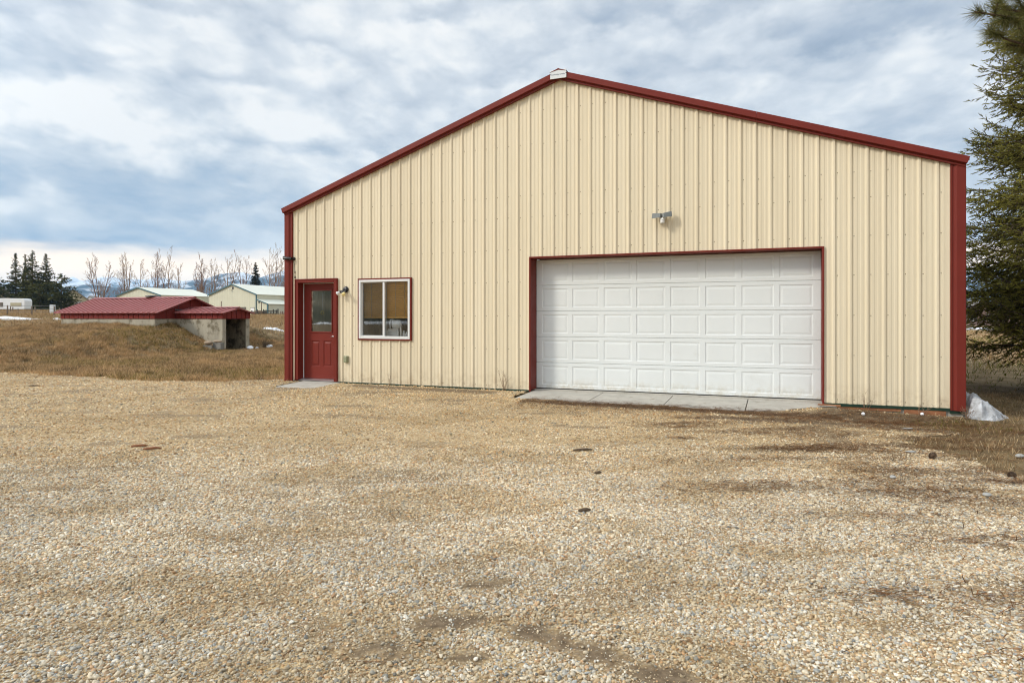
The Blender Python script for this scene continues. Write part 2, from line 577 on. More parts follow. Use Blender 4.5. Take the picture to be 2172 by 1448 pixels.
def dirty_snow_b(n):
    co = obj_co(n)
    f = n.noise(co, 9.0, 8, 0.74, 0.6)
    c = n.ramp(f, [(0.30, (0.20, 0.19, 0.17)), (0.46, (0.40, 0.405, 0.41)), (0.62, (0.60, 0.62, 0.645))])
    return pbr(n, c, 0.45, 0, bump(n, n.noise(co, 26, 6, 0.7), 0.9, 0.03), 0.3)


M['snow'] = material('snow', snow_b)
M['dirty_snow'] = material('old_dirty_snow', dirty_snow_b)


def tint_mat(name, rough=0.8, spec=0.15, transl=0.0):
    def b(n):
        a = n.new('ShaderNodeAttribute', attribute_name='tint').outputs[0]
        sh = pbr(n, a, rough, 0, None, spec)
        if transl:
            tl = n.new('ShaderNodeBsdfTranslucent', inp={0: a}).outputs[0]
            mx = n.new('ShaderNodeMixShader', inp={0: transl})
            n.put(mx.inputs[1], sh); n.put(mx.inputs[2], tl)
            sh = mx.outputs[0]
        return sh
    return material(name, b)


M['blade'] = tint_mat('dry_grass_blades', 0.8, 0.1, 0.25)
M['needle'] = tint_mat('conifer_needles', 0.85, 0.06, 0.22)
M['litter'] = tint_mat('fallen_needles', 0.8, 0.1)


def pebble_b(n):
    a = n.new('ShaderNodeAttribute', attribute_type='INSTANCER', attribute_name='pcol').outputs[0]
    f = n.noise(obj_co(n), 1.7, 5, 0.6)
    c = n.mix(n.maprange(f, 0.3, 0.7), n.mix(1.0, a, (0.82, 0.80, 0.78), 'MULTIPLY'), n.mix(1.0, a, (1.12, 1.12, 1.12), 'MULTIPLY'))
    return pbr(n, c, 0.62, 0, None, 0.3)


M['pebble'] = material('pebble_stone', pebble_b)


def gravel_b(n):
    co = obj_co(n)
    wob = n.vmath('SCALE', n.noise(co, 60, 2, 0.5, color=True), (0, 0, 0))
    wob.node.inputs[3].default_value = 0.006
    cw = n.vmath('ADD', co, wob)
    v1 = n.new('ShaderNodeTexVoronoi', feature='F1'); n.put(v1.inputs['Vector'], n.mapping(cw, (1, 1, 0.0))); v1.inputs['Scale'].default_value = 62
    v2 = n.new('ShaderNodeTexVoronoi', feature='F1'); n.put(v2.inputs['Vector'], n.mapping(cw, (1, 1, 0.0), (3, 5, 0))); v2.inputs['Scale'].default_value = 27
    stops = [(0.0, (0.22, 0.145, 0.072)), (0.16, (0.37, 0.255, 0.125)), (0.34, (0.50, 0.37, 0.19)), (0.5, (0.56, 0.43, 0.245)), (0.64, (0.44, 0.385, 0.285)), (0.76, (0.62, 0.51, 0.33)), (0.9, (0.45, 0.29, 0.135)), (1.0, (0.72, 0.64, 0.48))]
    r1 = n.new('ShaderNodeSeparateColor', inp={0: v1.outputs['Color']}).outputs[0]
    r2 = n.new('ShaderNodeSeparateColor', inp={0: v2.outputs['Color']}).outputs[1]
    c1 = n.ramp(r1, stops)
    c2 = n.ramp(r2, stops)
    c = n.mix(0.35, c1, c2)
    crack = n.maprange(v1.outputs['Distance'], 0.35, 0.75)
    c = n.mix(n.math('MULTIPLY', crack, 0.55), c, (0.13, 0.088, 0.046))
    # worn patches of bare soil and a slow drift of tone across the yard
    big = n.noise(n.mapping(co, (0.5, 1.0, 1)), 0.9, 5, 0.6)
    c = n.mix(n.maprange(big, 0.25, 0.75), n.mix(1.0, c, (0.86, 0.81, 0.73), 'MULTIPLY'), n.mix(1.0, c, (1.14, 1.12, 1.10), 'MULTIPLY'))
    streak = n.maprange(n.noise(n.mapping(co, (1.0, 2.6, 1), (5, 1, 0)), 1.5, 6, 0.66, 0.4), 0.60, 0.74)
    c = n.mix(n.math('MULTIPLY', streak, 0.55), c, (0.21, 0.145, 0.082))
    a = n.new('ShaderNodeAttribute', attribute_name='soil').outputs[2]
    c = n.mix(a, c, n.ramp(n.noise(co, 25, 5, 0.65), [(0.3, (0.075, 0.050, 0.028)), (0.7, (0.20, 0.145, 0.09))]))
    h = n.math('ADD', n.math('MULTIPLY', v1.outputs['Distance'], -0.7), n.math('MULTIPLY', v2.outputs['Distance'], -0.5))
    h = n.math('MULTIPLY', h, n.math('SUBTRACT', 1.0, n.math('MULTIPLY', a, 0.7)))
    return pbr(n, c, 0.85, 0, bump(n, h, 0.9, 0.012), 0.2)


M['gravel'] = material('gravel_yard_stone', gravel_b)


def soil_b(n):
    co = obj_co(n)
    f = n.noise(co, 1.3, 7, 0.65)
    c = n.ramp(f, [(0.28, (0.095, 0.064, 0.034)), (0.45, (0.165, 0.118, 0.065)), (0.6, (0.25, 0.185, 0.105)), (0.75, (0.31, 0.235, 0.135))])
    g = n.maprange(n.noise(n.mapping(co, (1, 1, 1), (9, 2, 0)), 0.45, 5, 0.6), 0.52, 0.68)
    c = n.mix(n.math('MULTIPLY', g, 0.25), c, (0.12, 0.115, 0.045))
    fine = n.noise(co, 22, 5, 0.7)
    c = n.mix(n.maprange(fine, 0.3, 0.7), n.mix(1.0, c, (0.66, 0.64, 0.60), 'MULTIPLY'), n.mix(1.0, c, (1.25, 1.25, 1.22), 'MULTIPLY'))
    return pbr(n, c, 0.95, 0, bump(n, fine, 0.8, 0.04), 0.1)


M['soil'] = material('dry_turf_ground', soil_b)


# ------------------------------------------------------------------ terrain
B = np.array([-14.635, 27.03])        # near right corner of the root cellar
CL, CW_, PL, P0, P1 = 5.66, 3.5, 2.61, 1.0, 2.5


def loc_uv(x, y):
    return (x - O[0]) * U[0] + (y - O[1]) * U[1], (x - O[0]) * Vv[0] + (y - O[1]) * Vv[1]


def H(x, y):
    x = np.asarray(x, float); y = np.asarray(y, float)
    u, v = loc_uv(x, y)
    z = np.full(x.shape, -0.075)
    infront = smooth01(v, -1.1, -0.02) * smooth01(u, -1.5, -0.1) * (1 - smooth01(u, 12.5, 13.5))
    z = z + 0.035 * infront
    z = z - 0.085 * smooth01(u, 8.0, 12.4) * smooth01(v, -2.6, -0.2)
    z = z + 0.075 * np.exp(-((u - 10.7) / 0.65) ** 2 - ((v + 0.62) / 0.40) ** 2)
    Yp = np.maximum(y, 0.1)
    rise = np.interp(y, [0, 27, 36, 45, 60, 73, 95, 120, 150, 300, 1000, 6000], [0, 0, 0.35, 0.62, 1.02, 1.38, 1.50, 1.58, 1.85, 3.0, 8, 20])
    left = smooth01(-x / Yp, 0.1, 0.36)
    right_rise = np.interp(y, [0, 40, 90, 400, 6000], [0, 0, -0.05, 0.6, 8])
    extra = smooth01(-x / Yp, 0.50, 0.66) * np.interp(y, [30, 60, 80, 110, 200], [0, 0.05, 0.25, 0.75, 0.9])
    z = z + rise * left + right_rise * (1 - left) + extra
    # bank of earth round the cellar
    cu = (x - B[0]) * U[0] + (y - B[1]) * U[1]
    cv = (x - B[0]) * Vv[0] + (y - B[1]) * Vv[1]
    ex = np.maximum(np.maximum((cu - 0.15) / 2.9, (-6.5 - cu) / 12.0), 0)
    ey = np.maximum(np.maximum((-0.2 - cv) / 10.5, (cv - 4.0) / 9.0), 0)
    dd = np.sqrt(ex ** 2 + ey ** 2)
    m = 1.06 * (1 - np.clip(dd, 0, 1)) ** 1.2
    lump = (fbm(x * 0.9, y * 0.9, 5) - 0.5) * 0.22 * smooth01(m, 0.05, 0.4)
    inporch = smooth01(cu, -0.4, 0.0) * (1 - smooth01(cu, 3.2, 3.9)) * smooth01(cv, P0 + 0.02, P0 + 0.16) * (1 - smooth01(cv, P1 - 0.16, P1 - 0.02))
    z = z + np.maximum(m + lump - (rise * left) * smooth01(m, 0, 0.3) * 0.8, 0) * (1 - inporch) - 0.03 * inporch
    rough = smooth01(y, 15, 22) * 0.05 * (fbm(x * 1.7, y * 1.7, 9) - 0.5)
    return z + rough


# outline of the gravel, counter-clockwise on the ground
GP = np.array([(-40, 22), (-13.2, 17.0), (-11.5, 16.3), (-9.93, 15.75), (-8.4, 14.9), (-7.06, 14.45), (-5.6, 14.5), (-4.7, 14.4), (6.7, 9.85), (6.35, 9.35), (5.75, 8.9),
               (4.85, 7.6), (4.55, 6.5), (4.45, 5.7), (4.7, 4.5), (5.4, 3), (6.2, 0), (8, -12), (-40, -12)])


def inside(x, y, poly):
    c = np.zeros(x.shape, bool)
    n = len(poly)
    for i in range(n):
        x0, y0 = poly[i]; x1, y1 = poly[(i + 1) % n]
        k = ((y0 > y) != (y1 > y)) & (x < (x1 - x0) * (y - y0) / (y1 - y0 + 1e-12) + x0)
        c ^= k
    return c


def edge_dist(x, y, poly):
    d = np.full(x.shape, 1e9)
    n = len(poly)
    for i in range(n):
        a = poly[i]; b = poly[(i + 1) % n]
        ab = b - a
        t = np.clip(((x - a[0]) * ab[0] + (y - a[1]) * ab[1]) / (ab @ ab), 0, 1)
        d = np.minimum(d, np.hypot(x - a[0] - t * ab[0], y - a[1] - t * ab[1]))
    return np.where(inside(x, y, poly), d, -d)


def gravel_depth(x, y):
    """positive inside the gravel, with a ragged rim"""
    u, v = loc_uv(x, y)
    wob = (fbm(x * 1.1, y * 1.1, 21, 5, 0.6) - 0.5) * 1.1
    nearwall = smooth01(v, -0.9, -0.1) * smooth01(u, -0.1, 0.2) * (1 - smooth01(u, 12.0, 12.5))
    return edge_dist(x, y, GP) + wob * (1 - nearwall)


def soil_at(x, y):
    """where the stones are thin and brown earth shows"""
    def sp(cx, cy, rx, ry, a=1.0, rot=0.3):
        c_, s_ = math.cos(rot), math.sin(rot)
        X_, Y_ = x - cx, y - cy
        X2, Y2 = X_ * c_ + Y_ * s_, -X_ * s_ + Y_ * c_
        return a * np.exp(-(X2 / rx) ** 2 - (Y2 / ry) ** 2)
    s = sp(-0.10, 3.45, 0.22, 0.10) + sp(-0.32, 3.02, 0.30, 0.13) + sp(-0.15, 2.72, 0.17, 0.08) + sp(-0.55, 2.75, 0.28, 0.10, 0.8, -0.2)
    s += sp(0.32, 2.78, 0.40, 0.10, 1.0, -0.5) + sp(0.60, 2.5, 0.30, 0.12, 0.9, -0.5) + sp(0.10, 2.95, 0.16, 0.05, 0.8) + sp(-0.85, 3.0, 0.16, 0.07, 0.7)
    s += sp(0.42, 3.45, 0.25, 0.08, 0.5) + sp(-1.1, 2.6, 0.35, 0.10, 0.55)
    n1 = fbm(x * 9, y * 9, 3, 4, 0.6)
    n1b = fbm(x * 3.2, y * 6.0, 8, 5, 0.62)
    s = np.maximum(s * (0.05 + 1.55 * n1), 0.0)
    s = np.maximum(smooth01(s, 0.34, 0.72), 0.55 * smooth01(n1b, 0.57, 0.68) * (1 - smooth01(y, 4.5, 7)))
    # dark litter in front of the apron and along the right end of the wall
    u, v = loc_uv(x, y)
    n2 = fbm(u * 1.4, v * 4.0, 33, 5, 0.62)
    band = np.exp(-((v + 1.12) / 0.26) ** 2) * smooth01(u, 5.9, 6.6) * (1 - smooth01(u, 11.2, 12)) * 1.25
    band2 = np.exp(-((v + 0.42) / 0.25) ** 2) * (smooth01(u, 1.6, 2.1) * (1 - smooth01(u, 4.9, 5.5)) * 0.85)
    band3 = np.exp(-((v + 0.65) / 0.6) ** 2) * smooth01(u, 10.2, 10.9) * 1.25
    band4 = np.exp(-((v + 1.8) / 0.25) ** 2) * smooth01(u, 7.6, 10.0) * 0.9
    lit = smooth01((band + band2 + band3 + band4) * (0.25 + 1.25 * n2), 0.30, 0.62)
    n3 = fbm(x * 1.6, y * 3.6, 41, 5, 0.6)
    rs = smooth01(x, 2.6, 4.4) * smooth01(y, 3.4, 5.0) * smooth01(n3, 0.50, 0.62) * 0.85
    n4 = fbm(x * 1.1, y * 2.6, 55, 6, 0.62)
    sc_ = smooth01(n4, 0.60, 0.68) * 0.65 * smooth01(y, 2.0, 5)
    return np.clip(np.maximum.reduce([s, lit * 0.9, rs, sc_]), 0, 1)


def axis_lines(segs):
    out = []
    for a, b, st in segs:
        out += list(np.arange(a, b, st))
    return np.array(out + [segs[-1][1]])


def geo(a, b, n):
    return list(np.sign(a) * np.geomspace(abs(a), abs(b), n))


xs = np.array(sorted(geo(-9000, -60, 26) + list(np.arange(-58, -22, 2.0)) + list(np.arange(-22, -18, .4)) + list(np.arange(-18, -9, .13)) + list(np.arange(-9, 14, .35)) + list(np.arange(14, 60, 2.0)) + geo(62, 9000, 26)))
ys = np.array(sorted(geo(-600, -14, 14) + list(np.arange(-13, 13, .5)) + list(np.arange(13, 24, .3)) + list(np.arange(24, 33, .13)) + list(np.arange(33, 80, 1.2)) + geo(82, 9000, 40)))
GX, GY = np.meshgrid(xs, ys)
GZ = H(GX, GY)
gd = edge_dist(GX, GY, GP)
GZ = GZ - 0.05 * smooth01(gd, 0.5, 1.2)
gu, gv = loc_uv(GX, GY)
GZ = GZ - 0.12 * smooth01(gu, 0.3, 0.9) * (1 - smooth01(gu, 11.6, 12.2)) * smooth01(gv, 0.3, 0.9) * (1 - smooth01(gv, 14, 15))
tag(grid_mesh('ground', GX, GY, GZ, M['soil']), kind='structure')

# gravel sheet a little above the soil
gxs = np.concatenate([np.arange(-30, -14, 0.4), np.arange(-14, 9.1, 0.09)])
gys = np.concatenate([np.arange(-8, 1, 0.4), np.arange(1, 19, 0.09)])
QX, QY = np.meshgrid(gxs, gys)
dep = gravel_depth(QX, QY)
qu, qv = loc_uv(QX, QY)
QZ = H(QX, QY) + 0.02 * smooth01(dep, 0.0, 0.45) + 0.004 + (fbm(QX * 0.8, QY * 0.8, 77, 4) - 0.5) * 0.03 * smooth01(dep, 0.2, 1.0) * smooth01(-qv, 0.3, 1.5)
apr = (qv > -0.88 + (fbm(qu * 2.2, qv * 0 + 3.0, 91, 4) - 0.5) * 0.30 + 0.62 * smooth01(qu, 9.5, 10.7)) & (qu > 5.66) & (qu < 10.72)
apr |= (qv > -0.88 + (fbm(qu * 4, qv * 0 + 5.0, 92, 3) - 0.5) * 0.10) & (qu > 0.49 + 0.05 * fbm(qv * 5, qu * 0, 93, 3)) & (qu < 1.41)
okp = (dep > 0) & ~apr & ~((qv > 0.02) & (qu > -0.02) & (qu < 12.5))
keep = okp[:-1, :-1] & okp[1:, :-1] & okp[:-1, 1:] & okp[1:, 1:]
gy_ = grid_mesh('gravel_yard', QX, QY, QZ, M['gravel'], keep)
tag(gy_, kind='structure')
co = np.empty(len(gy_.data.vertices) * 3, np.float32)
gy_.data.vertices.foreach_get('co', co)
co = co.reshape(-1, 3)
at_ = gy_.data.attributes.new('soil', 'FLOAT', 'POINT')
at_.data.foreach_set('value', soil_at(co[:, 0].astype(float), co[:, 1].astype(float)).astype(np.float32))


def gravel_z(x, y):
    d_ = gravel_depth(x, y)
    v_ = loc_uv(x, y)[1]
    return H(x, y) + 0.02 * smooth01(d_, 0.0, 0.45) + 0.004 + (fbm(x * 0.8, y * 0.8, 77, 4) - 0.5) * 0.03 * smooth01(d_, 0.2, 1.0) * smooth01(-v_, 0.3, 1.5)


# loose stones lying over it: one countless mass
rng = np.random.default_rng(7)


def stones(n):
    yy = np.concatenate([np.sqrt(rng.uniform(2.05 ** 2, 7.5 ** 2, int(n * .62))), np.sqrt(rng.uniform(2.05 ** 2, 16.5 ** 2, int(n * .38)))])
    keep_p = np.where(np.arange(len(yy)) < int(n * .62), np.interp(yy, [2, 4.6, 7.4], [1, 1, 0.0]), np.interp(yy, [2, 9, 13, 16.5], [1, .8, .5, .2]))
    yy = yy[rng.uniform(0, 1, len(yy)) < keep_p]
    n = len(yy)
    xx = rng.uniform(-0.86, 0.86, n) * yy + rng.normal(0, 0.2, n)
    d_ = gravel_depth(xx, yy)
    soil = soil_at(xx, yy)
    u_, v_ = loc_uv(xx, yy)
    k = (d_ > 0.0) & (rng.uniform(0, 1, n) > soil * 0.80) & ~((v_ > -0.03) & (u_ > 0))
    k &= ~((v_ > -0.98 + 0.6 * smooth01(u_, 9.5, 10.7)) & (u_ > 5.6) & (u_ < 10.75)) & ~((v_ > -0.92) & (u_ > 0.45) & (u_ < 1.45))
    xx, yy, soil = xx[k], yy[k], soil[k]
    size = np.interp(yy, [2, 5, 9, 16], [0.0041, 0.0046, 0.0058, 0.0085]) * np.clip(rng.lognormal(0, 0.46, len(xx)), 0.45, 2.6)
    size *= 1 - 0.45 * soil * (rng.uniform(0, 1, len(xx)) < .8)
    return xx, yy, size


px_, py_, ps_ = stones(900000)
pz_ = gravel_z(px_, py_) + ps_ * rng.uniform(0.0, 0.55, len(ps_))
pal = np.array([srgb(226, 206, 168), srgb(210, 178, 128), srgb(196, 190, 174), srgb(170, 172, 166), srgb(210, 166, 114), srgb(236, 228, 208), srgb(172, 140, 98), srgb(214, 198, 166), srgb(138, 138, 132), srgb(230, 212, 176)])
wts = np.array([.18, .15, .13, .05, .06, .10, .08, .16, .02, .07]); wts /= wts.sum()
pc = pal[rng.choice(len(pal), len(px_), p=wts)] * rng.uniform(0.60, 1.04, (len(px_), 1)) * 0.95
pc = pc * 0.80 + 0.20 * pc.mean(1, keepdims=True)
drift = fbm(px_ * 0.55, py_ * 1.1, 47, 5, 0.6)
worn = smooth01(fbm(px_ * 1.3 + 9, py_ * 2.3, 48, 5, 0.62), 0.50, 0.66)
pc = pc * (0.76 + 0.48 * drift)[:, None] * (1 - worn[:, None] * np.array([.16, .22, .32]))
far_f = smooth01(py_, 2.6, 10.0)[:, None]
pc = pc * (1 - far_f) + pc * np.array([1.08, 0.98, 0.80]) * far_f
me = bpy.data.meshes.new('gravel_stones')
me.vertices.add(len(px_))
me.vertices.foreach_set('co', np.stack([px_, py_, pz_], 1).astype(np.float32).ravel())
a = me.attributes.new('pcol', 'FLOAT_COLOR', 'POINT')
a.data.foreach_set('color', np.concatenate([pc, np.ones((len(pc), 1))], 1).astype(np.float32).ravel())
a = me.attributes.new('prot', 'FLOAT_VECTOR', 'POINT')
a.data.foreach_set('vector', np.stack([rng.normal(0, .35, len(px_)), rng.normal(0, .35, len(px_)), rng.uniform(0, 6.28, len(px_))], 1).astype(np.float32).ravel())
a = me.attributes.new('pscl', 'FLOAT_VECTOR', 'POINT')
a.data.foreach_set('vector', np.stack([ps_ * rng.uniform(0.9, 1.45, len(ps_)), ps_ * rng.uniform(0.7, 1.05, len(ps_)), ps_ * rng.uniform(0.5, 0.85, len(ps_))], 1).astype(np.float32).ravel())
me.update()
peb = bpy.data.objects.new('gravel_stones', me)
col.objects.link(peb)
tag(peb, kind='stuff')
ng = bpy.data.node_groups.new('scatter_stones', 'GeometryNodeTree')
ng.interface.new_socket('Geometry', in_out='INPUT', socket_type='NodeSocketGeometry')
ng.interface.new_socket('Geometry', in_out='OUTPUT', socket_type='NodeSocketGeometry')
g = NT(ng)
gi = g.new('NodeGroupInput'); go = g.new('NodeGroupOutput')
ico = g.new('GeometryNodeMeshIcoSphere', inp={'Radius': 1.0, 'Subdivisions': 2})
sp_ = g.new('GeometryNodeSetPosition', inp={'Geometry': ico.outputs[0]})
nz = g.new('ShaderNodeTexNoise'); nz.inputs['Scale'].default_value = 0.9; nz.inputs['Detail'].default_value = 1
sub = g.vmath('SUBTRACT', nz.outputs[1], (0.5, 0.5, 0.5))
scn = g.vmath('SCALE', sub, (0, 0, 0)); scn.node.inputs[3].default_value = 0.9
g.put(sp_.inputs['Offset'], scn)
ss = g.new('GeometryNodeSetShadeSmooth', inp={'Geometry': sp_.outputs[0]})
sm = g.new('GeometryNodeSetMaterial', inp={'Geometry': ss.outputs[0], 'Material': M['pebble']})
m2p = g.new('GeometryNodeMeshToPoints', inp={'Mesh': gi.outputs[0]})
ra = g.new('GeometryNodeInputNamedAttribute', data_type='FLOAT_VECTOR', inp={'Name': 'prot'})
sa = g.new('GeometryNodeInputNamedAttribute', data_type='FLOAT_VECTOR', inp={'Name': 'pscl'})
e2r = g.new('FunctionNodeEulerToRotation', inp={0: ra.outputs[0]})
iop = g.new('GeometryNodeInstanceOnPoints', inp={'Points': m2p.outputs[0], 'Instance': sm.outputs[0], 'Rotation': e2r.outputs[0], 'Scale': sa.outputs[0]})
g.l.new(iop.outputs[0], go.inputs[0])
md = peb.modifiers.new('scatter', 'NODES')
md.node_group = ng


# ------------------------------------------------------------------ grass, needles on the ground
def blades(name, x, y, z, h, wid, lean, colr, segs=1):
    n = len(x)
    th = rng.uniform(0, 2 * np.pi, n)
    la = rng.uniform(0, 2 * np.pi, n)
    wx, wy = np.cos(th) * wid / 2, np.sin(th) * wid / 2
    lx, ly = np.cos(la) * lean * h, np.sin(la) * lean * h
    base = np.stack([x, y, z], 1)
    wv = np.stack([wx, wy, np.zeros(n)], 1)
    if segs == 1:
        V = np.stack([base - wv, base + wv, base + np.stack([lx, ly, h], 1)], 1).reshape(-1, 3)
        T = np.arange(n * 3).reshape(n, 3)
        C = np.repeat(colr, 3, 0)
    else:
        m1 = base + np.stack([lx * 0.35, ly * 0.35, h * 0.62], 1)
        tip = base + np.stack([lx * 1.3, ly * 1.3, h * (1.05 - 0.5 * lean)], 1)
        V = np.stack([base - wv, base + wv, m1 - wv * 0.7, m1 + wv * 0.7, tip], 1).reshape(-1, 3)
        i = np.arange(n) * 5
        T = np.concatenate([np.stack([i, i + 1, i + 3], 1), np.stack([i, i + 3, i + 2], 1), np.stack([i + 2, i + 3, i + 4], 1)])
        C = np.repeat(colr, 5, 0)
    o = tri_mesh(name, V, T, M['blade'], C)
    return tag(o, kind='stuff')


STRAW = np.array([srgb(212, 184, 142), srgb(186, 154, 112), srgb(154, 125, 88), srgb(112, 88, 60), srgb(206, 184, 150), srgb(136, 122, 74)])


def grass_cols(n, x, y, green=0.5, k=0.80):
    c = STRAW[rng.choice(6, n, p=[.2, .26, .22, .14, .12, .06])] * rng.uniform(0.7, 1.1, (n, 1)) * k
    gmask = smooth01(fbm(x * 0.35, y * 0.35, 61, 4), 0.50, 0.66) * green
    pick = rng.uniform(0, 1, n) < gmask
    c[pick] = np.array(srgb(112, 112, 44)) * rng.uniform(0.5, 1.0, (pick.sum(), 1))
    return c


def keep_off_buildings(x, y):
    u_, v_ = loc_uv(x, y)
    cu = (x - B[0]) * U[0] + (y - B[1]) * U[1]
    cv = (x - B[0]) * Vv[0] + (y - B[1]) * Vv[1]
    bad = (u_ > -0.03) & (u_ < 12.5) & (v_ > -0.05) & (v_ < 15.2)
    bad |= (cu > -CL - .02) & (cu < 0.02) & (cv > -0.02) & (cv < CW_)
    bad |= (cu > -.1) & (cu < PL + 0.02) & (cv > P0) & (cv < P1)
    return ~bad


def lawn(n, ymin, ymax, a0, a1):
    yy = np.sqrt(rng.uniform(ymin ** 2, ymax ** 2, n))
    xx = rng.uniform(a0, a1, n) * yy
    k = (gravel_depth(xx, yy) < 0.08 + rng.normal(0, 0.07, n) + np.abs(rng.normal(0, 0.35, n)) * (vnoise(xx * 5, yy * 5, 88) > 0.66)) & keep_off_buildings(xx, yy)
    clump = fbm(xx * 3.2, yy * 3.2, 13, 4, 0.65)
    k &= rng.uniform(0, 1, n) < smooth01(clump, 0.34, 0.56) * 0.93 + 0.07
    return xx[k], yy[k], clump[k]


x, y, c_ = lawn(800000, 13.5, 30.5, -0.83, -0.33)
h = rng.uniform(0.03, 0.11, len(x)) * (0.2 + 1.5 * c_)
blades('lawn_grass', x, y, H(x, y) - 0.005, h, rng.uniform(0.006, 0.015, len(x)), rng.uniform(0.3, 1.3, len(x)), grass_cols(len(x), x, y, 0.25) * (0.86 + 1.0 * c_[:, None]) * np.array([1.04, 0.99, 0.93]))
# taller tussocks that break up the turf
cx = []; cy = []; ct = []
yy = np.sqrt(rng.uniform(14.2 ** 2, 31 ** 2, 3200)); xx = rng.uniform(-.83, -.33, 3200) * yy
for qx, qy in zip(xx, yy):
    m_ = int(rng.uniform(14, 46)); sp = rng.uniform(.04, .16)
    cx.append(qx + rng.normal(0, sp, m_)); cy.append(qy + rng.normal(0, sp, m_)); ct.append(np.full(m_, rng.choice([.42, .6, 1.0, 1.25])))
x = np.concatenate(cx); y = np.concatenate(cy); tn = np.concatenate(ct)
k = (gravel_depth(x, y) < 0.05) & keep_off_buildings(x, y)
x, y, tn = x[k], y[k], tn[k]
blades('grass_tussocks', x, y, H(x, y) - 0.005, rng.uniform(0.06, 0.17, len(x)), rng.uniform(0.007, 0.015, len(x)), rng.uniform(0.2, 1.0, len(x)), grass_cols(len(x), x, y, 0.3) * tn[:, None])
x, y, c_ = lawn(260000, 30, 125, -0.86, -0.30)
h = rng.uniform(0.06, 0.24, len(x)) * (0.5 + 0.9 * c_) * (1 + smooth01(y, 55, 95) * 0.8)
cc = grass_cols(len(x), x, y, 0.06) * np.array([1.16, 1.12, 1.07])
blades('field_grass', x, y, H(x, y) - 0.01, h, rng.uniform(0.012, 0.03, len(x)) * (0.6 + y / 70)[:], rng.uniform(0.2, 0.8, len(x)), cc)
# right side: rough verge beside the gravel and the field behind the spruce
x, y, c_ = lawn(44000, 4.5, 13, 0.50, 1.05)
h = rng.uniform(0.02, 0.11, len(x)) * (0.3 + 1.1 * c_)
blades('verge_grass', x, y, H(x, y) - 0.005, h, rng.uniform(0.0025, 0.006, len(x)), rng.uniform(0.5, 1.9, len(x)), grass_cols(len(x), x, y, 0.8) * (0.8 + 0.45 * c_[:, None]), 2)
x, y, c_ = lawn(90000, 13, 80, 0.55, 1.0)
h = rng.uniform(0.06, 0.30, len(x)) * (0.4 + 0.9 * c_) * smooth01(y, 11, 22) + 0.03
blades('far_verge_grass', x, y, H(x, y) - 0.01, h, rng.uniform(0.01, 0.03, len(x)) * (0.5 + y / 40), rng.uniform(0.3, 1.0, len(x)), grass_cols(len(x), x, y, 0.7 ) * np.where(y > 19, 1.25, 0.8)[:, None])


def litter(n):
    """fallen pine needles, thick near the pine and along the wall"""
    xs_, ys_ = [], []
    for _ in range(230):
        cx, cy = rng.uniform(1.6, 6.6), rng.uniform(2.6, 9.2)
        if cx < 2.2 + 0.25 * (9 - cy) and rng.uniform() < 0.65: continue
        m_ = int(rng.uniform(30, 150))
        xs_.append(cx + rng.normal(0, 0.30, m_)); ys_.append(cy + rng.normal(0, 0.07, m_))
    u_ = rng.uniform(5.9, 12.3, 6500); v_ = -1.15 + rng.normal(0, 0.20, 6500) - 0.25 * (rng.uniform(0, 1, 6500) > 0.75) * rng.uniform(0, 4, 6500) + np.where(u_ > 10.7, rng.uniform(0, 0.8, 6500), 0)
    p = O[None] + u_[:, None] * U[None] + v_[:, None] * Vv[None]
    xs_.append(p[:, 0]); ys_.append(p[:, 1])
    xs_.append(rng.uniform(-3.5, 4.5, 260)); ys_.append(rng.uniform(2.3, 9, 260))
    x, y = np.concatenate(xs_), np.concatenate(ys_)
    k = (gravel_depth(x, y) > -1.2) & keep_off_buildings(x, y)
    x, y = x[k], y[k]
    n = len(x)
    L = rng.uniform(0.05, 0.16, n)
    th = rng.normal(-0.25, 0.55, n)
    d = np.stack([np.cos(th) * L, np.sin(th) * L, rng.normal(0, 0.006, n)], 1)
    z = np.where(gravel_depth(x, y) > 0, gravel_z(x, y), H(x, y)) + rng.uniform(0.008, 0.02, n)
    b0 = np.stack([x, y, z], 1)
    wv = np.stack([-np.sin(th), np.cos(th), np.zeros(n)], 1) * (0.0014 + 0.00022 * y[:, None])
    mid = b0 + d * 0.5 + np.stack([np.zeros(n), rng.normal(0, 0.008, n), np.full(n, 0.003)], 1)
    V = np.stack([b0 - wv, b0 + wv, mid - wv, mid + wv, b0 + d], 1).reshape(-1, 3)
    i = np.arange(n) * 5
    T = np.concatenate([np.stack([i, i + 1, i + 3], 1), np.stack([i, i + 3, i + 2], 1), np.stack([i + 2, i + 3, i + 4], 1)])
    pc_ = np.array([srgb(138, 92, 56), srgb(108, 72, 46), srgb(84, 60, 40), srgb(160, 118, 76)])[rng.choice(4, n)] * rng.uniform(0.35, 0.85, (n, 1))
    tag(tri_mesh('fallen_needles', V, T, M['litter'], np.repeat(pc_, 5, 0)), kind='stuff')


litter(0)


# ------------------------------------------------------------------ the barn
BW, BEAVE, SL, BL = 12.44, 3.60, 0.338, 15.0
RC = BW / 2


def roofline(u):
    return BEAVE + SL * (RC - abs(u - RC))


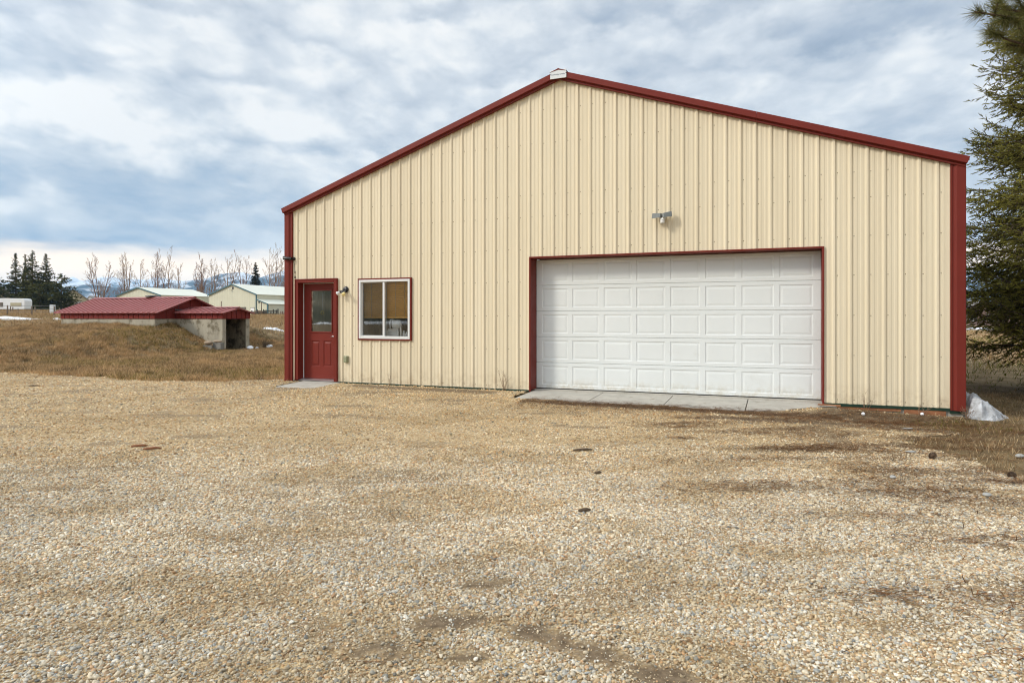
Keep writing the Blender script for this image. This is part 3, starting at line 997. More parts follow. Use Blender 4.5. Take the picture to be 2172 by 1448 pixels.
def sheet(mb, prof, zb, zt, holes=(), mat=0, flip=False, place=None, smooth=False):
    """corrugated sheet: prof is a list of (along, outward) points; holes are (a0, a1, z0, z1)"""
    place = place or (lambda a, d, z: (a, -d, z))
    cuts = sorted({h[0] for h in holes} | {h[1] for h in holes})
    P = [prof[0]]
    for (a0, d0), (a1, d1) in zip(prof, prof[1:]):
        for c in cuts:
            if a0 < c < a1:
                tt = (c - a0) / (a1 - a0)
                P.append((c, d0 + (d1 - d0) * tt))
        P.append((a1, d1))
    for (a0, d0), (a1, d1) in zip(P, P[1:]):
        if a1 - a0 < 1e-6: continue
        am = (a0 + a1) / 2
        spans = [(zb(a0), zt(a0), zb(a1), zt(a1))]
        hs = sorted([h for h in holes if h[0] <= am <= h[1]], key=lambda h: h[2])
        lo0, lo1 = zb(a0), zb(a1)
        out = []
        for h_ in hs:
            if h_[2] > lo0 + 1e-4: out.append((lo0, h_[2], lo1, h_[2]))
            lo0 = lo1 = h_[3]
        out.append((lo0, zt(a0), lo1, zt(a1)))
        for b0, t0, b1, t1 in out:
            v = [place(a0, d0, b0), place(a1, d1, b1), place(a1, d1, t1), place(a0, d0, t0)]
            mb.add(v, [(3, 2, 1, 0) if flip else (0, 1, 2, 3)], mat)


def rib_profile(a0, a1, first, pitch, minor=True):
    pts = [(a0, 0.0)]
    k = math.floor((a0 - first) / pitch) - 1
    while True:
        c = first + k * pitch
        k += 1
        if c > a1 + pitch: break
        pr = [(c - .036, 0), (c - .012, .022), (c + .012, .022), (c + .032, 0)]
        if minor:
            for q in (1 / 3, 2 / 3):
                m_ = c + pitch * q
                pr += [(m_ - .022, 0), (m_ - .015, .0035), (m_ + .015, .0035), (m_ + .021, 0)]
        for p in pr:
            if a0 < p[0] < a1: pts.append(p)
    pts.append((a1, 0.0))
    return pts


barn = thing('metal_barn', 'large cream ribbed metal barn with dark red trim and a white overhead door', 'barn', W(0, 0, 0), RZ)
DOOR = (0.347, 1.274, 0.0, 2.08)
WIN = (1.90, 3.10, 0.905, 2.105)
GAR = (5.650, 10.538, -0.05, 2.432)
mb = MB()
PITCH, FIRST = 0.2311, 0.307
sheet(mb, rib_profile(0.02, BW - 0.02, FIRST, PITCH), lambda a: 0.0, lambda a: roofline(a) - 0.02, [DOOR, WIN, GAR])
# screw heads in rows beside the ribs
for zr in (0.06, 0.75, 1.372, 2.0, 2.6, 3.197, 3.597, 4.538, 5.15):
    k = 0
    while FIRST + k * PITCH < BW - 0.15:
        u0 = FIRST + k * PITCH + 0.047
        k += 1
        if zr > roofline(u0) - 0.25: continue
        if any(h_[0] - 0.06 < u0 < h_[1] + 0.06 and h_[2] - 0.05 < zr < h_[3] + 0.06 for h_ in (DOOR, WIN, GAR)): continue
        zj = zr + random.Random(k * 31 + int(zr * 100)).uniform(-0.006, 0.006)
        mb.lathe([(0.0075, 0), (0.0075, 0.003), (0.005, 0.006), (0, 0.007)], (u0, 0.0005, zj), (0, -1, 0), 6, 1)
# other three sides
sheet(mb, rib_profile(0.02, BL - 0.02, 0.1, PITCH * 1, False), lambda a: 0.0, lambda a: BEAVE - 0.02, place=lambda a, d, z: (BW + d - 0.02, a, z))
sheet(mb, rib_profile(0.02, BL - 0.02, 0.1, PITCH * 1, False), lambda a: 0.0, lambda a: BEAVE - 0.02, flip=True, place=lambda a, d, z: (0.02 - d, a, z))
sheet(mb, [(0.02, 0), (RC, 0), (BW - 0.02, 0)], lambda a: 0.0, lambda a: roofline(a) - 0.02, flip=True, place=lambda a, d, z: (a, BL - 0.02, z))
mb.build('wall', [M['siding'], M['screw']], barn)

# inner lining so that the building has thickness and a dark inside
mb = MB()
mb.box(0.15, BW - 0.15, 0.20, BL - 0.2, -0.02, 0.0)
mb.build('floor_slab', M['concrete'], barn)
mb = MB()
for a, b, c, d in [(DOOR[0] - .02, DOOR[0], 0.0, DOOR[3]), (DOOR[1], DOOR[1] + .02, 0, DOOR[3]), (GAR[0] - .02, GAR[0], 0.0, GAR[3]), (GAR[1], GAR[1] + .02, 0, GAR[3])]:
    mb.box(a, b, 0.012, 0.245 if b < 2 else 0.345, c, d)
    if a == DOOR[1]:
        mb.box(DOOR[0] - .02, DOOR[1] + .02, 0.012, 0.245, DOOR[3] + .001, DOOR[3] + .02)
        mb.build('reveal', M['red_trim'], barn)
        mb = MB()
mb.box(GAR[0] - .02, GAR[1] + .02, 0.012, 0.345, GAR[3] + .001, GAR[3] + .02)
mb.build('reveal', M['red_trim'], barn)
mb = MB()
lin = [(DOOR[0] - .025, DOOR[1] + .025, -0.1, DOOR[3] + 0.025), (WIN[0] - .01, WIN[1] + .01, WIN[2] - .01, WIN[3] + .01), (GAR[0] - .025, GAR[1] + .025, -.1, GAR[3] + .025)]
sheet(mb, [(0.16, 0), (RC, 0), (BW - 0.16, 0)], lambda a: 0.0, lambda a: roofline(a) - 0.2, lin, flip=True, place=lambda a, d, z: (a, 0.15, z))
mb.build('inner_lining', M['interior'], barn)

# roof
mb = MB()
for s in (-1, 1):
    def rp(x_, z_):
        return (RC + s * x_, z_)
    half = RC + 0.04
    zr, ze = roofline(RC) + 0.062, roofline(RC) + 0.062 - SL * half
    prof = rib_profile(-0.10, BL + 0.1, 0.05, 0.2286, False)
    for (a0, d0), (a1, d1) in zip(prof, prof[1:]):
        v = [(RC, a0, zr + d0), (RC, a1, zr + d1), (RC + s * half, a1, ze + d1), (RC + s * half, a0, ze + d0)]
        mb.add(v, [(0, 1, 2, 3) if s < 0 else (3, 2, 1, 0)])
    mb.add([(RC, -.1, zr - .012), (RC, BL + .1, zr - .012), (RC + s * half, BL + .1, ze - .012), (RC + s * half, -.1, ze - .012)], [(3, 2, 1, 0) if s < 0 else (0, 1, 2, 3)])
roof = mb.build('roof', M['red_trim'], barn)
mb = MB()
zr = roofline(RC) + 0.088
mb.prism([(RC - .16, zr - .16 * SL + .026), (RC - .02, zr + .022), (RC, zr + .035), (RC + .02, zr + .022), (RC + .16, zr - .16 * SL + .026), (RC, zr + .005)], 1, -0.14, BL + 0.12)
mb.build('ridge_cap', M['red_trim'], roof)
# gable (rake) trim: a tall fascia, a dark groove, a small lower lip, in two lengths a side
for s in (-1, 1):
    for q, (e0, e1) in enumerate([(0.0, 3.35), (3.353, RC + 0.042)]):
        mb = MB()
        def pt(e, dz, y_):
            z_ = roofline(RC) + 0.098 - SL * e + dz
            return (RC + s * e, y_, z_)
        pf = [(-0.085, 0.0), (-0.115, -0.004), (-0.118, -0.108), (-0.070, -0.118), (-0.062, -0.130), (-0.070, -0.133), (-0.070, -0.156), (-0.026, -0.158), (-0.02, -0.02), (-0.02, 0.0)]
        cut = 0.055 if q == 1 else 0.0
        a_ = [pt(e0, dz, y_) for y_, dz in pf]
        b_ = [pt(e1 - cut * (-dz) / 0.16, dz, y_) for y_, dz in pf]
        n_ = len(pf)
        mb.add(a_ + b_, [tuple(range(n_)), tuple(range(n_, 2 * n_))[::-1]] + [(i, n_ + i, n_ + (i + 1) % n_, (i + 1) % n_) for i in range(n_)])
        bm_ = mb.build('rake_trim', M['red_trim'], barn)
# corner posts of folded trim
for s in (0, 1):
    mb = MB()
    X_ = lambda a: a if s == 0 else BW - a
    pf = [(-0.004, 0.14), (-0.004, -0.050), (0.004, -0.056), (0.112, -0.056), (0.142, -0.030), (0.162, -0.030), (0.166, -0.036), (0.186, -0.036), (0.188, -0.002), (0.02, -0.002), (0.02, 0.14)]
    mb.prism([(X_(a), b) for a, b in pf], 2, -0.03, BEAVE + 0.005)
    o = mb.build('corner_trim', M['red_trim'], barn)
# base trim and the strip of footing under it
mb = MB()
mb.box(1.37, 5.60, -0.022, 0.12, -0.042, -0.003)
mb.build('base_trim', M['green_base'], barn)
mb = MB()
mb.box(10.585, BW - 0.19, -0.022, 0.12, -0.042, -0.003)
mb.box(BW - 0.19, BW, -0.02, 0.12, -0.075, -0.033)
mb.build('base_trim', M['green_base'], barn)
mb = MB()
mb.box(0.05, 5.60, 0.02, 0.2, -0.35, -0.044)
mb.box(10.60, BW - 0.02, 0.012, 0.2, -0.40, -0.046)
mb.box(BW - 0.2, BW - 0.02, 0.2, BL - .05, -0.4, -0.01)
mb.box(0.02, 0.2, 0.2, BL - .05, -0.4, -0.01)
mb.build('footing', M['concrete'], barn)
mb = MB()
mb.box(10.63, 11.62, -0.012, 0.010, -0.085, -0.045)
mb.box(11.66, BW - 0.24, -0.016, 0.010, -0.135, -0.047)
mb.build('sill_board', M['rust'], barn)

# entrance door
door = MB()
fw = 0.08
fr = MB()
for x0, x1, z0, z1 in [(DOOR[0] - fw, DOOR[0] + .002, 0.0, DOOR[3] + fw), (DOOR[1] - .002, DOOR[1] + fw, 0.0, DOOR[3] + fw), (DOOR[0] + .0022, DOOR[1] - .0022, DOOR[3] - .002, DOOR[3] + fw)]:
    fr.box(x0, x1, -0.040, 0.011, z0, z1)
# outer raised moulding
fr.box(DOOR[0] - fw, DOOR[0] - fw + .024, -0.052, -0.0402, 0, DOOR[3] + fw)
fr.box(DOOR[1] + fw - .024, DOOR[1] + fw, -0.052, -0.0402, 0, DOOR[3] + fw)
fr.box(DOOR[0] - fw + .0242, DOOR[1] + fw - .0242, -0.052, -0.0402, DOOR[3] + fw - .024, DOOR[3] + fw)
frame = fr.build('door_frame', M['red_trim'], barn, bevel=0.004)
ws = MB()
ws.box(DOOR[0] + .002, DOOR[0] + .016, 0.132, 0.146, 0.03, DOOR[3] - .004)
ws.box(DOOR[0] + .0162, DOOR[1] - .004, 0.132, 0.146, DOOR[3] - .016, DOOR[3] - .003)
ws.build('weatherstrip', M['vinyl'], frame)
th_ = MB()
th_.prism([(-0.03, 0.0), (0.20, 0.0), (0.20, 0.026), (0.10, 0.028), (0.02, 0.016), (-0.03, 0.006)], 0, DOOR[0] + .003, DOOR[1] - .003)
th_.build('threshold', M['aluminium'], frame)
sx0, sx1, sz0, sz1 = DOOR[0] + .018, DOOR[1] - .004, 0.032, DOOR[3] - .018
GL = (0.545, 1.083, 1.03, 1.915)
PAN = [(0.553, 0.775, 0.29, 0.842), (0.868, 1.088, 0.29, 0.842)]


def door_face(mb, y_, holes):
    sheet(mb, [(sx0, 0), (sx1, 0)], lambda a: sz0, lambda a: sz1, holes, place=lambda a, d, z: (a, y_, z))


slab = MB()
holes_ = [GL] + PAN
# face split column by column round the glazing and the two panels
sheet(slab, [(sx0, 0), (sx1, 0)], lambda a: sz0, lambda a: sz1, holes_, place=lambda a, d, z: (a, 0.15, z))
slab.add([(sx0, 0.15, sz0), (sx0, 0.15, sz1), (sx0, 0.19, sz1), (sx0, 0.19, sz0)], [(0, 1, 2, 3)])
sheet(slab, [(sx0, 0), (sx1, 0)], lambda a: sz0, lambda a: sz1, [GL], flip=True, place=lambda a, d, z: (a, 0.19, z))


def ring(mb, r0, y0, r1, y1, mat=0):
    a = [(r0[0], y0, r0[2]), (r0[1], y0, r0[2]), (r0[1], y0, r0[3]), (r0[0], y0, r0[3])]
    b = [(r1[0], y1, r1[2]), (r1[1], y1, r1[2]), (r1[1], y1, r1[3]), (r1[0], y1, r1[3])]
    mb.add(a + b, [(i, (i + 1) % 4, 4 + (i + 1) % 4, 4 + i) for i in range(4)], mat)


def inset(r, d):
    return (r[0] + d, r[1] - d, r[2] + d, r[3] - d)


for p in PAN:
    ring(slab, p, 0.15, inset(p, .014), 0.163)
    ring(slab, inset(p, .014), 0.163, inset(p, .03), 0.163)
    ring(slab, inset(p, .03), 0.163, inset(p, .05), 0.153)
    q = inset(p, .05)
    slab.add([(q[0], .153, q[2]), (q[1], .153, q[2]), (q[1], .153, q[3]), (q[0], .153, q[3])], [(0, 1, 2, 3)])
dslab = slab.build('door', M['red_door'], barn)
lite = MB()
ring(lite, inset(GL, -.03), 0.1495, inset(GL, -.022), 0.137)
ring(lite, inset(GL, -.022), 0.137, inset(GL, -.004), 0.135)
ring(lite, inset(GL, -.004), 0.135, inset(GL, .006), 0.150)
ring(lite, inset(GL, .006), 0.150, inset(GL, .006), 0.19)
lite.build('glazing_frame', M['red_door'], dslab)
gp = MB(); gp.box(GL[0] + .0061, GL[1] - .0061, 0.164, 0.170, GL[2] + .0061, GL[3] - .0061)
gp.build('pane', M['glass'], dslab)
hd = MB()
hd.lathe([(0.030, 0), (0.030, 0.008), (0.012, 0.012), (0.011, 0.045)], (1.205, 0.1495, 0.935), (0, -1, 0), 14)
hd.tube([(1.205, 0.105, 0.935), (1.15, 0.10, 0.938), (1.095, 0.105, 0.930)], [0.011, 0.010, 0.008], 8)
hd.build('handle', M['aluminium'], dslab)

# window
wn = MB()
for x0, x1, z0, z1 in [(1.868, 1.898, 0.875, 2.137), (3.100, 3.130, 0.875, 2.137), (1.8982, 3.0998, 0.875, 0.905), (1.8982, 3.0998, 2.107, 2.137)]:
    wn.box(x0, x1, -0.040, 0.0, z0, z1)
wt = wn.build('window_trim', M['red_trim'], barn, bevel=0.003)
wf = MB()
for x0, x1, z0, z1 in [(1.8985, 1.943, 0.9055, 2.1065), (3.055, 3.0995, 0.9055, 2.1065), (1.9432, 3.0548, 0.9055, 0.962), (1.9432, 3.0548, 2.060, 2.1065)]:
    wf.box(x0, x1, -0.048, 0.06, z0, z1)
wf.box(2.465, 2.510, -0.036, 0.05, 0.9622, 2.0598)
window = wf.build('window', M['vinyl'], barn, bevel=0.004)
sa_ = MB()
for x0, x1, z0, z1 in [(1.9435, 1.955, 0.9625, 2.0595), (2.453, 2.4648, 0.9625, 2.0595), (1.9552, 2.4528, 0.9625, 0.974), (1.9552, 2.4528, 2.048, 2.0595)]:
    sa_.box(x0, x1, 0.0, 0.035, z0, z1)
sa_.build('sash', M['vinyl'], window, bevel=0.002)
gp = MB(); gp.box(1.956, 2.452, 0.012, 0.017, 0.975, 2.047); gp.build('pane', M['glass'], window)
gp = MB(); gp.box(2.511, 3.054, -0.012, -0.007, 0.963, 2.059); gp.build('pane', M['glass'], window)
scr = MB(); scr.box(1.9558, 2.4522, 0.040, 0.042, 0.9745, 2.0475)
scr.build('insect_screen', M['screen'], window)
rv = MB()
rv.box(1.90, 1.915, 0.0605, 0.26, 0.915, 2.095); rv.box(3.085, 3.0985, 0.0605, 0.26, 0.915, 2.095)
rv.box(1.9, 3.0985, 0.0605, 0.30, 0.906, 0.9145); rv.box(1.9, 3.0985, 0.0605, 0.26, 2.0955, 2.106)
rv.build('inner_return', M['interior'], window)

# overhead door, eight by five raised panels in five hinged sections
gt = MB()
tw = 0.028
for x0, x1, z0, z1 in [(GAR[0] - tw, GAR[0] + .002, -0.03, GAR[3] + tw), (GAR[1] - .002, GAR[1] + tw, -0.03, GAR[3] + tw), (GAR[0] + .0022, GAR[1] - .0022, GAR[3] - .002, GAR[3] + tw)]:
    gt.box(x0, x1, -0.034, 0.0115, z0, z1)
gt.build('overhead_door_trim', M['red_trim'], barn, bevel=0.006)
gdr = MB()
x0g, x1g, z0g, z1g = GAR[0] + .003, GAR[1] - .003, 0.012, GAR[3] - .006
hs = (z1g - z0g) / 5
ws_ = (x1g - x0g - 0.14) / 8
YD = 0.30
for r in range(5):
    za, zb_ = z0g + r * hs, z0g + (r + 1) * hs
    pans = []
    for c in range(8):
        pa = x0g + 0.07 + c * ws_ + 0.043
        pans.append((pa, pa + ws_ - 0.086, za + 0.064, zb_ - 0.064))
    sheet(gdr, [(x0g, 0), (x1g, 0)], lambda a: za + .009, lambda a: zb_ - .009, pans, place=lambda a, d, z: (a, YD, z))
    gdr.add([(x0g, YD, zb_ - .009), (x1g, YD, zb_ - .009), (x1g, YD + .014, zb_ - .001), (x0g, YD + .014, zb_ - .001)], [(0, 1, 2, 3)])
    gdr.add([(x0g, YD + .014, za - .001), (x1g, YD + .014, za - .001), (x1g, YD, za + .009), (x0g, YD, za + .009)], [(0, 1, 2, 3)])
    for p in pans:
        ring(gdr, p, YD, inset(p, .008), YD + .007)
        ring(gdr, inset(p, .008), YD + .007, inset(p, .026), YD + .008)
        ring(gdr, inset(p, .026), YD + .008, inset(p, .054), YD + .0035)
        q = inset(p, .054)
        gdr.add([(q[0], YD + .0035, q[2]), (q[1], YD + .0035, q[2]), (q[1], YD + .0035, q[3]), (q[0], YD + .0035, q[3])], [(0, 1, 2, 3)])
gdr.box(x0g, x1g, YD + .016, YD + .05, z0g, z1g)
ohd = gdr.build('overhead_door', M['white_door'], barn)
sl_ = MB(); sl_.box(x0g, x1g, YD + .004, YD + .03, -0.012, 0.0118)
sl_.build('bottom_seal', M['black'], ohd)


# concrete in front of the doors
def slab_piece(u0, u1, v0, z0, v1, z1, name, parent, v1b=None):
    b = MB()
    v1b = v1 if v1b is None else v1b
    a_ = [(u0, v0, z0), (u0, v1, z1), (u0, v1, z1 - 0.12), (u0, v0, z0 - 0.12)]
    c_ = [(u1, v0, z0), (u1, v1b, z1), (u1, v1b, z1 - 0.12), (u1, v0, z0 - 0.12)]
    b.add(a_ + c_, [(0, 1, 2, 3), (7, 6, 5, 4), (0, 4, 5, 1), (1, 5, 6, 2), (2, 6, 7, 3), (3, 7, 4, 0)])
    return b.build(name, M['concrete'], parent, bevel=0.006)


apron = thing('concrete_apron', 'pale concrete apron in four slabs below the white overhead door', 'concrete slab', W(0, 0, 0), RZ)
ju = [5.66, 6.96, 8.20, 9.43, 10.74]
for i in range(4):
    slab_piece(ju[i] + .006, ju[i + 1] - .006, 0.36, -0.012, -0.97, -0.052, 'slab', apron, -0.45 if i == 3 else None)
stoop = thing('concrete_stoop', 'small pale concrete stoop below the red entrance door', 'concrete slab', W(0, 0, 0), RZ)
slab_piece(0.47, 1.43, 0.0, -0.012, -0.90, -0.058, 'slab', stoop)

# the maker's plate at the peak
sg = thing('peak_sign', 'small white sign with one line of dark lettering at the barn peak', 'sign', W(RC, -0.128, 5.635), RZ)
mb = MB(); mb.box(-0.152, 0.152, -0.006, 0.006, 0.005, 0.162)
mb.build('plate', M['sign'], sg, bevel=0.003)
for sx in (-1, 1):
    mb = MB(); mb.lathe([(0.008, 0), (0.007, 0.004), (0, 0.006)], (sx * 0.146, -0.0062, 0.085), (0, -1, 0), 8)
    mb.build('bolt', M['black'], sg)
cu_ = bpy.data.curves.new('lettering', 'FONT')
cu_.body = 'Pole Building Specialist'
cu_.size = 0.0285; cu_.align_x = 'CENTER'; cu_.align_y = 'CENTER'; cu_.extrude = 0.0006
tob = bpy.data.objects.new('lettering_curve', cu_)
col.objects.link(tob)
dg = bpy.context.evaluated_depsgraph_get()
tm = bpy.data.meshes.new_from_object(tob.evaluated_get(dg))
bpy.data.objects.remove(tob)
tm.materials.clear(); tm.materials.append(M['ink'])
lt = bpy.data.objects.new('lettering', tm)
col.objects.link(lt)
lt.parent = sg
lt.location = (0, -0.0068, 0.078)
lt.rotation_euler = (R(90), 0, 0)

# twin floodlight above the overhead door
fl = thing('flood_light', 'pale grey twin headed flood light above the white overhead door', 'flood light', W(8.06, 0, 3.02), RZ)
mb = MB(); mb.lathe([(0.055, 0), (0.055, 0.03), (0.03, 0.045), (0.026, 0.10)], (0, 0.0, 0.03), (0, -1, 0), 16)
mb.build('base', M['white_plastic'], fl)
for s in (-1, 1):
    hdm = MB()
    ang = s * R(24)
    ca, sa2 = math.cos(ang), math.sin(ang)
    def tr(x_, y_, z_):
        return (s * 0.012 + x_ * ca - y_ * sa2 * 1.0, -0.14 + x_ * sa2 * 0.8 + y_ * ca, 0.045 + z_ + abs(x_) * (0.16 if s > 0 else 0.02))
    pts_ = []
    for x_ in (0.0, s * 0.155):
        for (y_, z_) in [(-0.05, -0.045), (-0.025, 0.05), (0.03, 0.055), (0.035, -0.02)]:
            pts_.append(tr(x_, y_, z_ * (1 if x_ else 0.8)))
    f_ = [(0, 1, 2, 3), (7, 6, 5, 4), (0, 4, 5, 1), (1, 5, 6, 2), (2, 6, 7, 3), (3, 7, 4, 0)]
    hdm.add(pts_, [q if s > 0 else q[::-1] for q in f_])
    hh = hdm.build('lamp_head', M['lamp_grey'], fl, bevel=0.006)
    lm = MB()
    x0_, x1_ = s * 0.012, s * 0.145
    lv = [tr(x0_, -0.056, -0.036), tr(x1_, -0.056, -0.041), tr(x1_, -0.032, 0.044), tr(x0_, -0.032, 0.036)]
    lb = [(p[0], p[1] + 0.008, p[2]) for p in lv]
    f2 = [(0, 1, 2, 3), (7, 6, 5, 4), (0, 4, 5, 1), (1, 5, 6, 2), (2, 6, 7, 3), (3, 7, 4, 0)]
    lm.add(lv + lb, [q if s > 0 else q[::-1] for q in f2])
    lm.build('lens', M['grey_lens'], hh)
mb = MB()
mb.lathe([(0.012, 0.035), (0.02, 0.02), (0.042, 0.0), (0.040, -0.02), (0.034, -0.026), (0.038, -0.03), (0.038, -0.06), (0.024, -0.075), (0, -0.078)], (0.012, -0.13, -0.015), (0, 0, 1), 18)
mb.build('motion_sensor', M['white_plastic'], fl)

# lamp by the entrance door
lp = thing('wall_lamp', 'black wall lamp with two bare bulbs beside the red entrance door', 'wall lamp', W(1.56, 0, 1.88), RZ)
mb = MB(); mb.lathe([(0.062, 0), (0.062, 0.02), (0.05, 0.035), (0, 0.042)], (0.0, 0.0, 0.04), (0, -1, 0), 18)
mb.build('base', M['black'], lp)
for a, bm_ in ((-0.11, 'bulb'), (0.035, 'amber')):
    d_ = Vector((a, -0.11, -0.085)).normalized()
    s0 = Vector((a * 0.25, -0.035, 0.03))
    m1 = MB()
    m1.tube([s0, s0 + d_ * 0.055, s0 + d_ * 0.06, s0 + d_ * 0.105], [0.014, 0.014, 0.026, 0.028], 12)
    so = m1.build('socket', M['dark_grey'], lp)
    m2 = MB()
    m2.lathe([(0.020, 0.0), (0.026, 0.014), (0.040, 0.055), (0.041, 0.062), (0.030, 0.072), (0, 0.076)], s0 + d_ * 0.104, d_, 16)
    m2.build('bulb', M[bm_], so)
mb = MB(); mb.lathe([(0.012, 0.0), (0.026, 0.02), (0.028, 0.05), (0.018, 0.066), (0, 0.07)], (-0.035, -0.05, 0.012), (-0.1, -0.6, -0.75), 14)
mb.build('motion_sensor', M['dark_grey'], lp)

# outlet box low on the wall
ob = thing('outlet_box', 'grey green outlet box low on the wall beside the red entrance door', 'outlet box', W(1.575, 0, 0.405), RZ)
mb = MB(); mb.box(-0.046, 0.046, -0.045, -0.001, 0, 0.135); mb.build('box', M['outlet'], ob, bevel=0.005)
mb = MB(); mb.box(-0.036, 0.036, -0.068, -0.046, 0.008, 0.125); mb.box(-0.042, -0.03, -0.06, -0.046, 0.13, 0.142); mb.box(0.03, 0.042, -0.06, -0.046, 0.13, 0.142)
mb.build('cover', M['outlet'], ob, bevel=0.006)

# camera at the left corner with its loose lead
sc_o = thing('security_camera', 'small black security camera on the left corner trim with a dangling lead', 'security camera', W(0.19, -0.03, 2.60), RZ)
mb = MB(); mb.tube([(0.02, -0.045, 0.0), (-0.17, -0.075, 0.012)], [0.033, 0.033], 14); mb.tube([(-0.13, -0.068, 0.044), (-0.185, -0.078, 0.046)], [0.012, 0.012], 8)
mb.build('body', M['black'], sc_o, bevel=0.004)
mb = MB(); mb.tube([(-0.171, -0.0755, 0.012), (-0.182, -0.077, 0.0125)], [0.028, 0.026], 14); mb.build('lens', M['bulb'], sc_o)
mb = MB(); mb.lathe([(0.038, 0), (0.038, 0.018), (0.018, 0.03), (0.016, 0.06)], (0.03, 0.024, 0.0), (0, -1, 0), 14); mb.build('bracket', M['black'], sc_o)
mb = MB()
mb.tube([(0.03, -0.03, -0.03), (0.05, -0.02, -0.05), (0.060, 0.0, -0.12), (0.062, 0.01, -0.30), (0.062, 0.012, -0.40)], 0.0045, 6)
mb.tube([(0.062, 0.010, -0.265), (0.062, 0.011, -0.31)], 0.011, 8)
mb.tube([(0.062, 0.012, -0.37), (0.062, 0.012, -0.425)], 0.012, 8)
mb.build('lead', M['black'], sc_o)


# ------------------------------------------------------------------ behind the window
def onplane(px, py, off):
    d = np.array([(px - CX) / F, 1.0])
    o = O + Vv * off
    tt = (Vv @ o) / (Vv @ d)
    return float((tt * d - o) @ U), CAMZ + (HY - py) / F * tt


bl = thing('window_blind', 'brown wooden slatted blind lowered halfway inside the window', 'blind', W(2.5, 0.095, 1.32), RZ)
mb = MB()
zt_, zb__ = 0.75, 0.045
ns = 19
for k in range(ns):
    zc = zb__ + (zt_ - zb__) * (k + 0.5) / ns
    hh_ = (zt_ - zb__) / ns
    mb.prism([(-0.006, zc - hh_ * .52), (0.012, zc + hh_ * .44), (0.015, zc + hh_ * .44), (-0.003, zc - hh_ * .52)], 0, -0.575, 0.565)
mb.build('slats', M['blind'], bl)
mb = MB(); mb.box(-0.58, 0.57, -0.012, 0.018, 0.0, 0.042); mb.build('bottom_rail', M['blind'], bl, bevel=0.003)
for cxx in (-0.38, 0.2, 0.40):
    mb = MB()
    mb.tube([(cxx, -0.014, 0.02), (cxx, -0.013, 0.74)], 0.003, 5)
    mb.build('cord', M['interior'], bl)
cb = thing('white_case', 'low white storage case on the sill inside the window', 'case', W(2.56, 0.19, 0.9155), RZ)
mb = MB(); mb.box(-0.19, 0.16, -0.06, 0.06, 0, 0.13); mb.build('box', M['inner_white'], cb, bevel=0.01)
mb = MB(); mb.box(-0.20, 0.17, -0.066, 0.066, 0.1305, 0.165); mb.build('lid', M['inner_white'], cb, bevel=0.01)
dm = thing('white_appliance', 'rounded white appliance with an arched handle behind the window', 'appliance', W(2.62, 0.19, 1.081), RZ)
mb = MB(); mb.lathe([(0.0, -0.10), (0.078, -0.095), (0.09, -0.07), (0.09, 0.07), (0.078, 0.095), (0, 0.10)], (0.05, 0, 0.12), (1, 0.15, 0), 20); mb.build('drum', M['inner_white'], dm)
mb = MB(); mb.tube([(-0.085, -0.05, 0.04), (-0.085, -0.06, 0.17), (-0.07, -0.05, 0.21), (-0.04, -0.02, 0.22), (-0.02, 0, 0.20)], 0.02, 8); mb.build('handle', M['inner_white'], dm)
mb = MB(); mb.box(-0.14, 0.105, -0.06, 0.06, 0.001, 0.03); mb.build('foot', M['inner_white'], dm, bevel=0.006)
for k, (du, hh_, r_, lab) in enumerate([(0.10, 0.20, 0.024, 'tall white bottle nearest the rounded appliance behind the window'), (0.18, 0.30, 0.022, 'slim tallest white bottle behind the window glass'),
                                        (0.27, 0.16, 0.030, 'short white bottle right of the slim tall one'), (0.36, 0.13, 0.028, 'squat white jar at the right edge of the window'), (0.40, 0.24, 0.034, 'wide topped white bottle at the right edge of the window')]):
    bo = thing('white_bottle', lab, 'bottle', W((2.745, 2.815, 2.885, 2.945, 2.975)[k], 0.095 if k < 4 else 0.19, 0.9155), RZ, 'white bottles behind the window')
    mb = MB(); mb.lathe([(0, 0), (r_, 0.001), (r_, hh_ * .68), (r_ * .5, hh_ * .8), (r_ * .45, hh_ * .86)], n=14); mb.build('body', M['inner_white'], bo)
    mb = MB(); mb.lathe([(r_ * .6, hh_ * .861), (r_ * .6, hh_), (0, hh_)], n=12); mb.build('cap', M['inner_white'], bo)
sun_o = thing('suncatcher', 'small yellow flower suncatcher hanging behind the door glass', 'ornament', W(0.80, 0.20, 1.44), RZ)
mb = MB()
for k in range(8):
    a_ = k * math.pi / 4
    mb.lathe([(0, -0.012), (0.012, -0.006), (0.014, 0.004), (0, 0.014)], (0.036 * math.cos(a_), 0, 0.036 * math.sin(a_)), (math.cos(a_), 0, math.sin(a_)), 8)
mb.build('petals', M['brass'], sun_o)
mb = MB(); mb.tube([(0, 0, 0.05), (0, 0, 0.12), (0.003, 0, 0.44)], 0.004, 5); mb.build('string', M['inner_white'], sun_o)

# ------------------------------------------------------------------ the root cellar
cel = thing('root_cellar', 'low root cellar with red metal roofs sunk in the grass bank', 'root cellar', (B[0], B[1], 0), RZ)
ZS = 1.27          # underside of the red boards
ZE, ZR = 1.585, 2.20   # eave and ridge
mb = MB()
t_ = 0.2
mb.box(-CL, 0, 0, t_, -0.3, ZS); mb.box(-CL, 0, CW_ - t_, CW_, -0.3, ZS); mb.box(-CL, -CL + t_, t_, CW_ - t_, -0.3, ZS)
mb.box(-t_, 0, t_, P0 + t_ - .001, -0.3, ZS); mb.box(-t_, 0, P1 - t_ + .001, CW_ - t_, -0.3, ZS)
mb.build('concrete_wall', M['old_concrete'], cel, bevel=0.012)


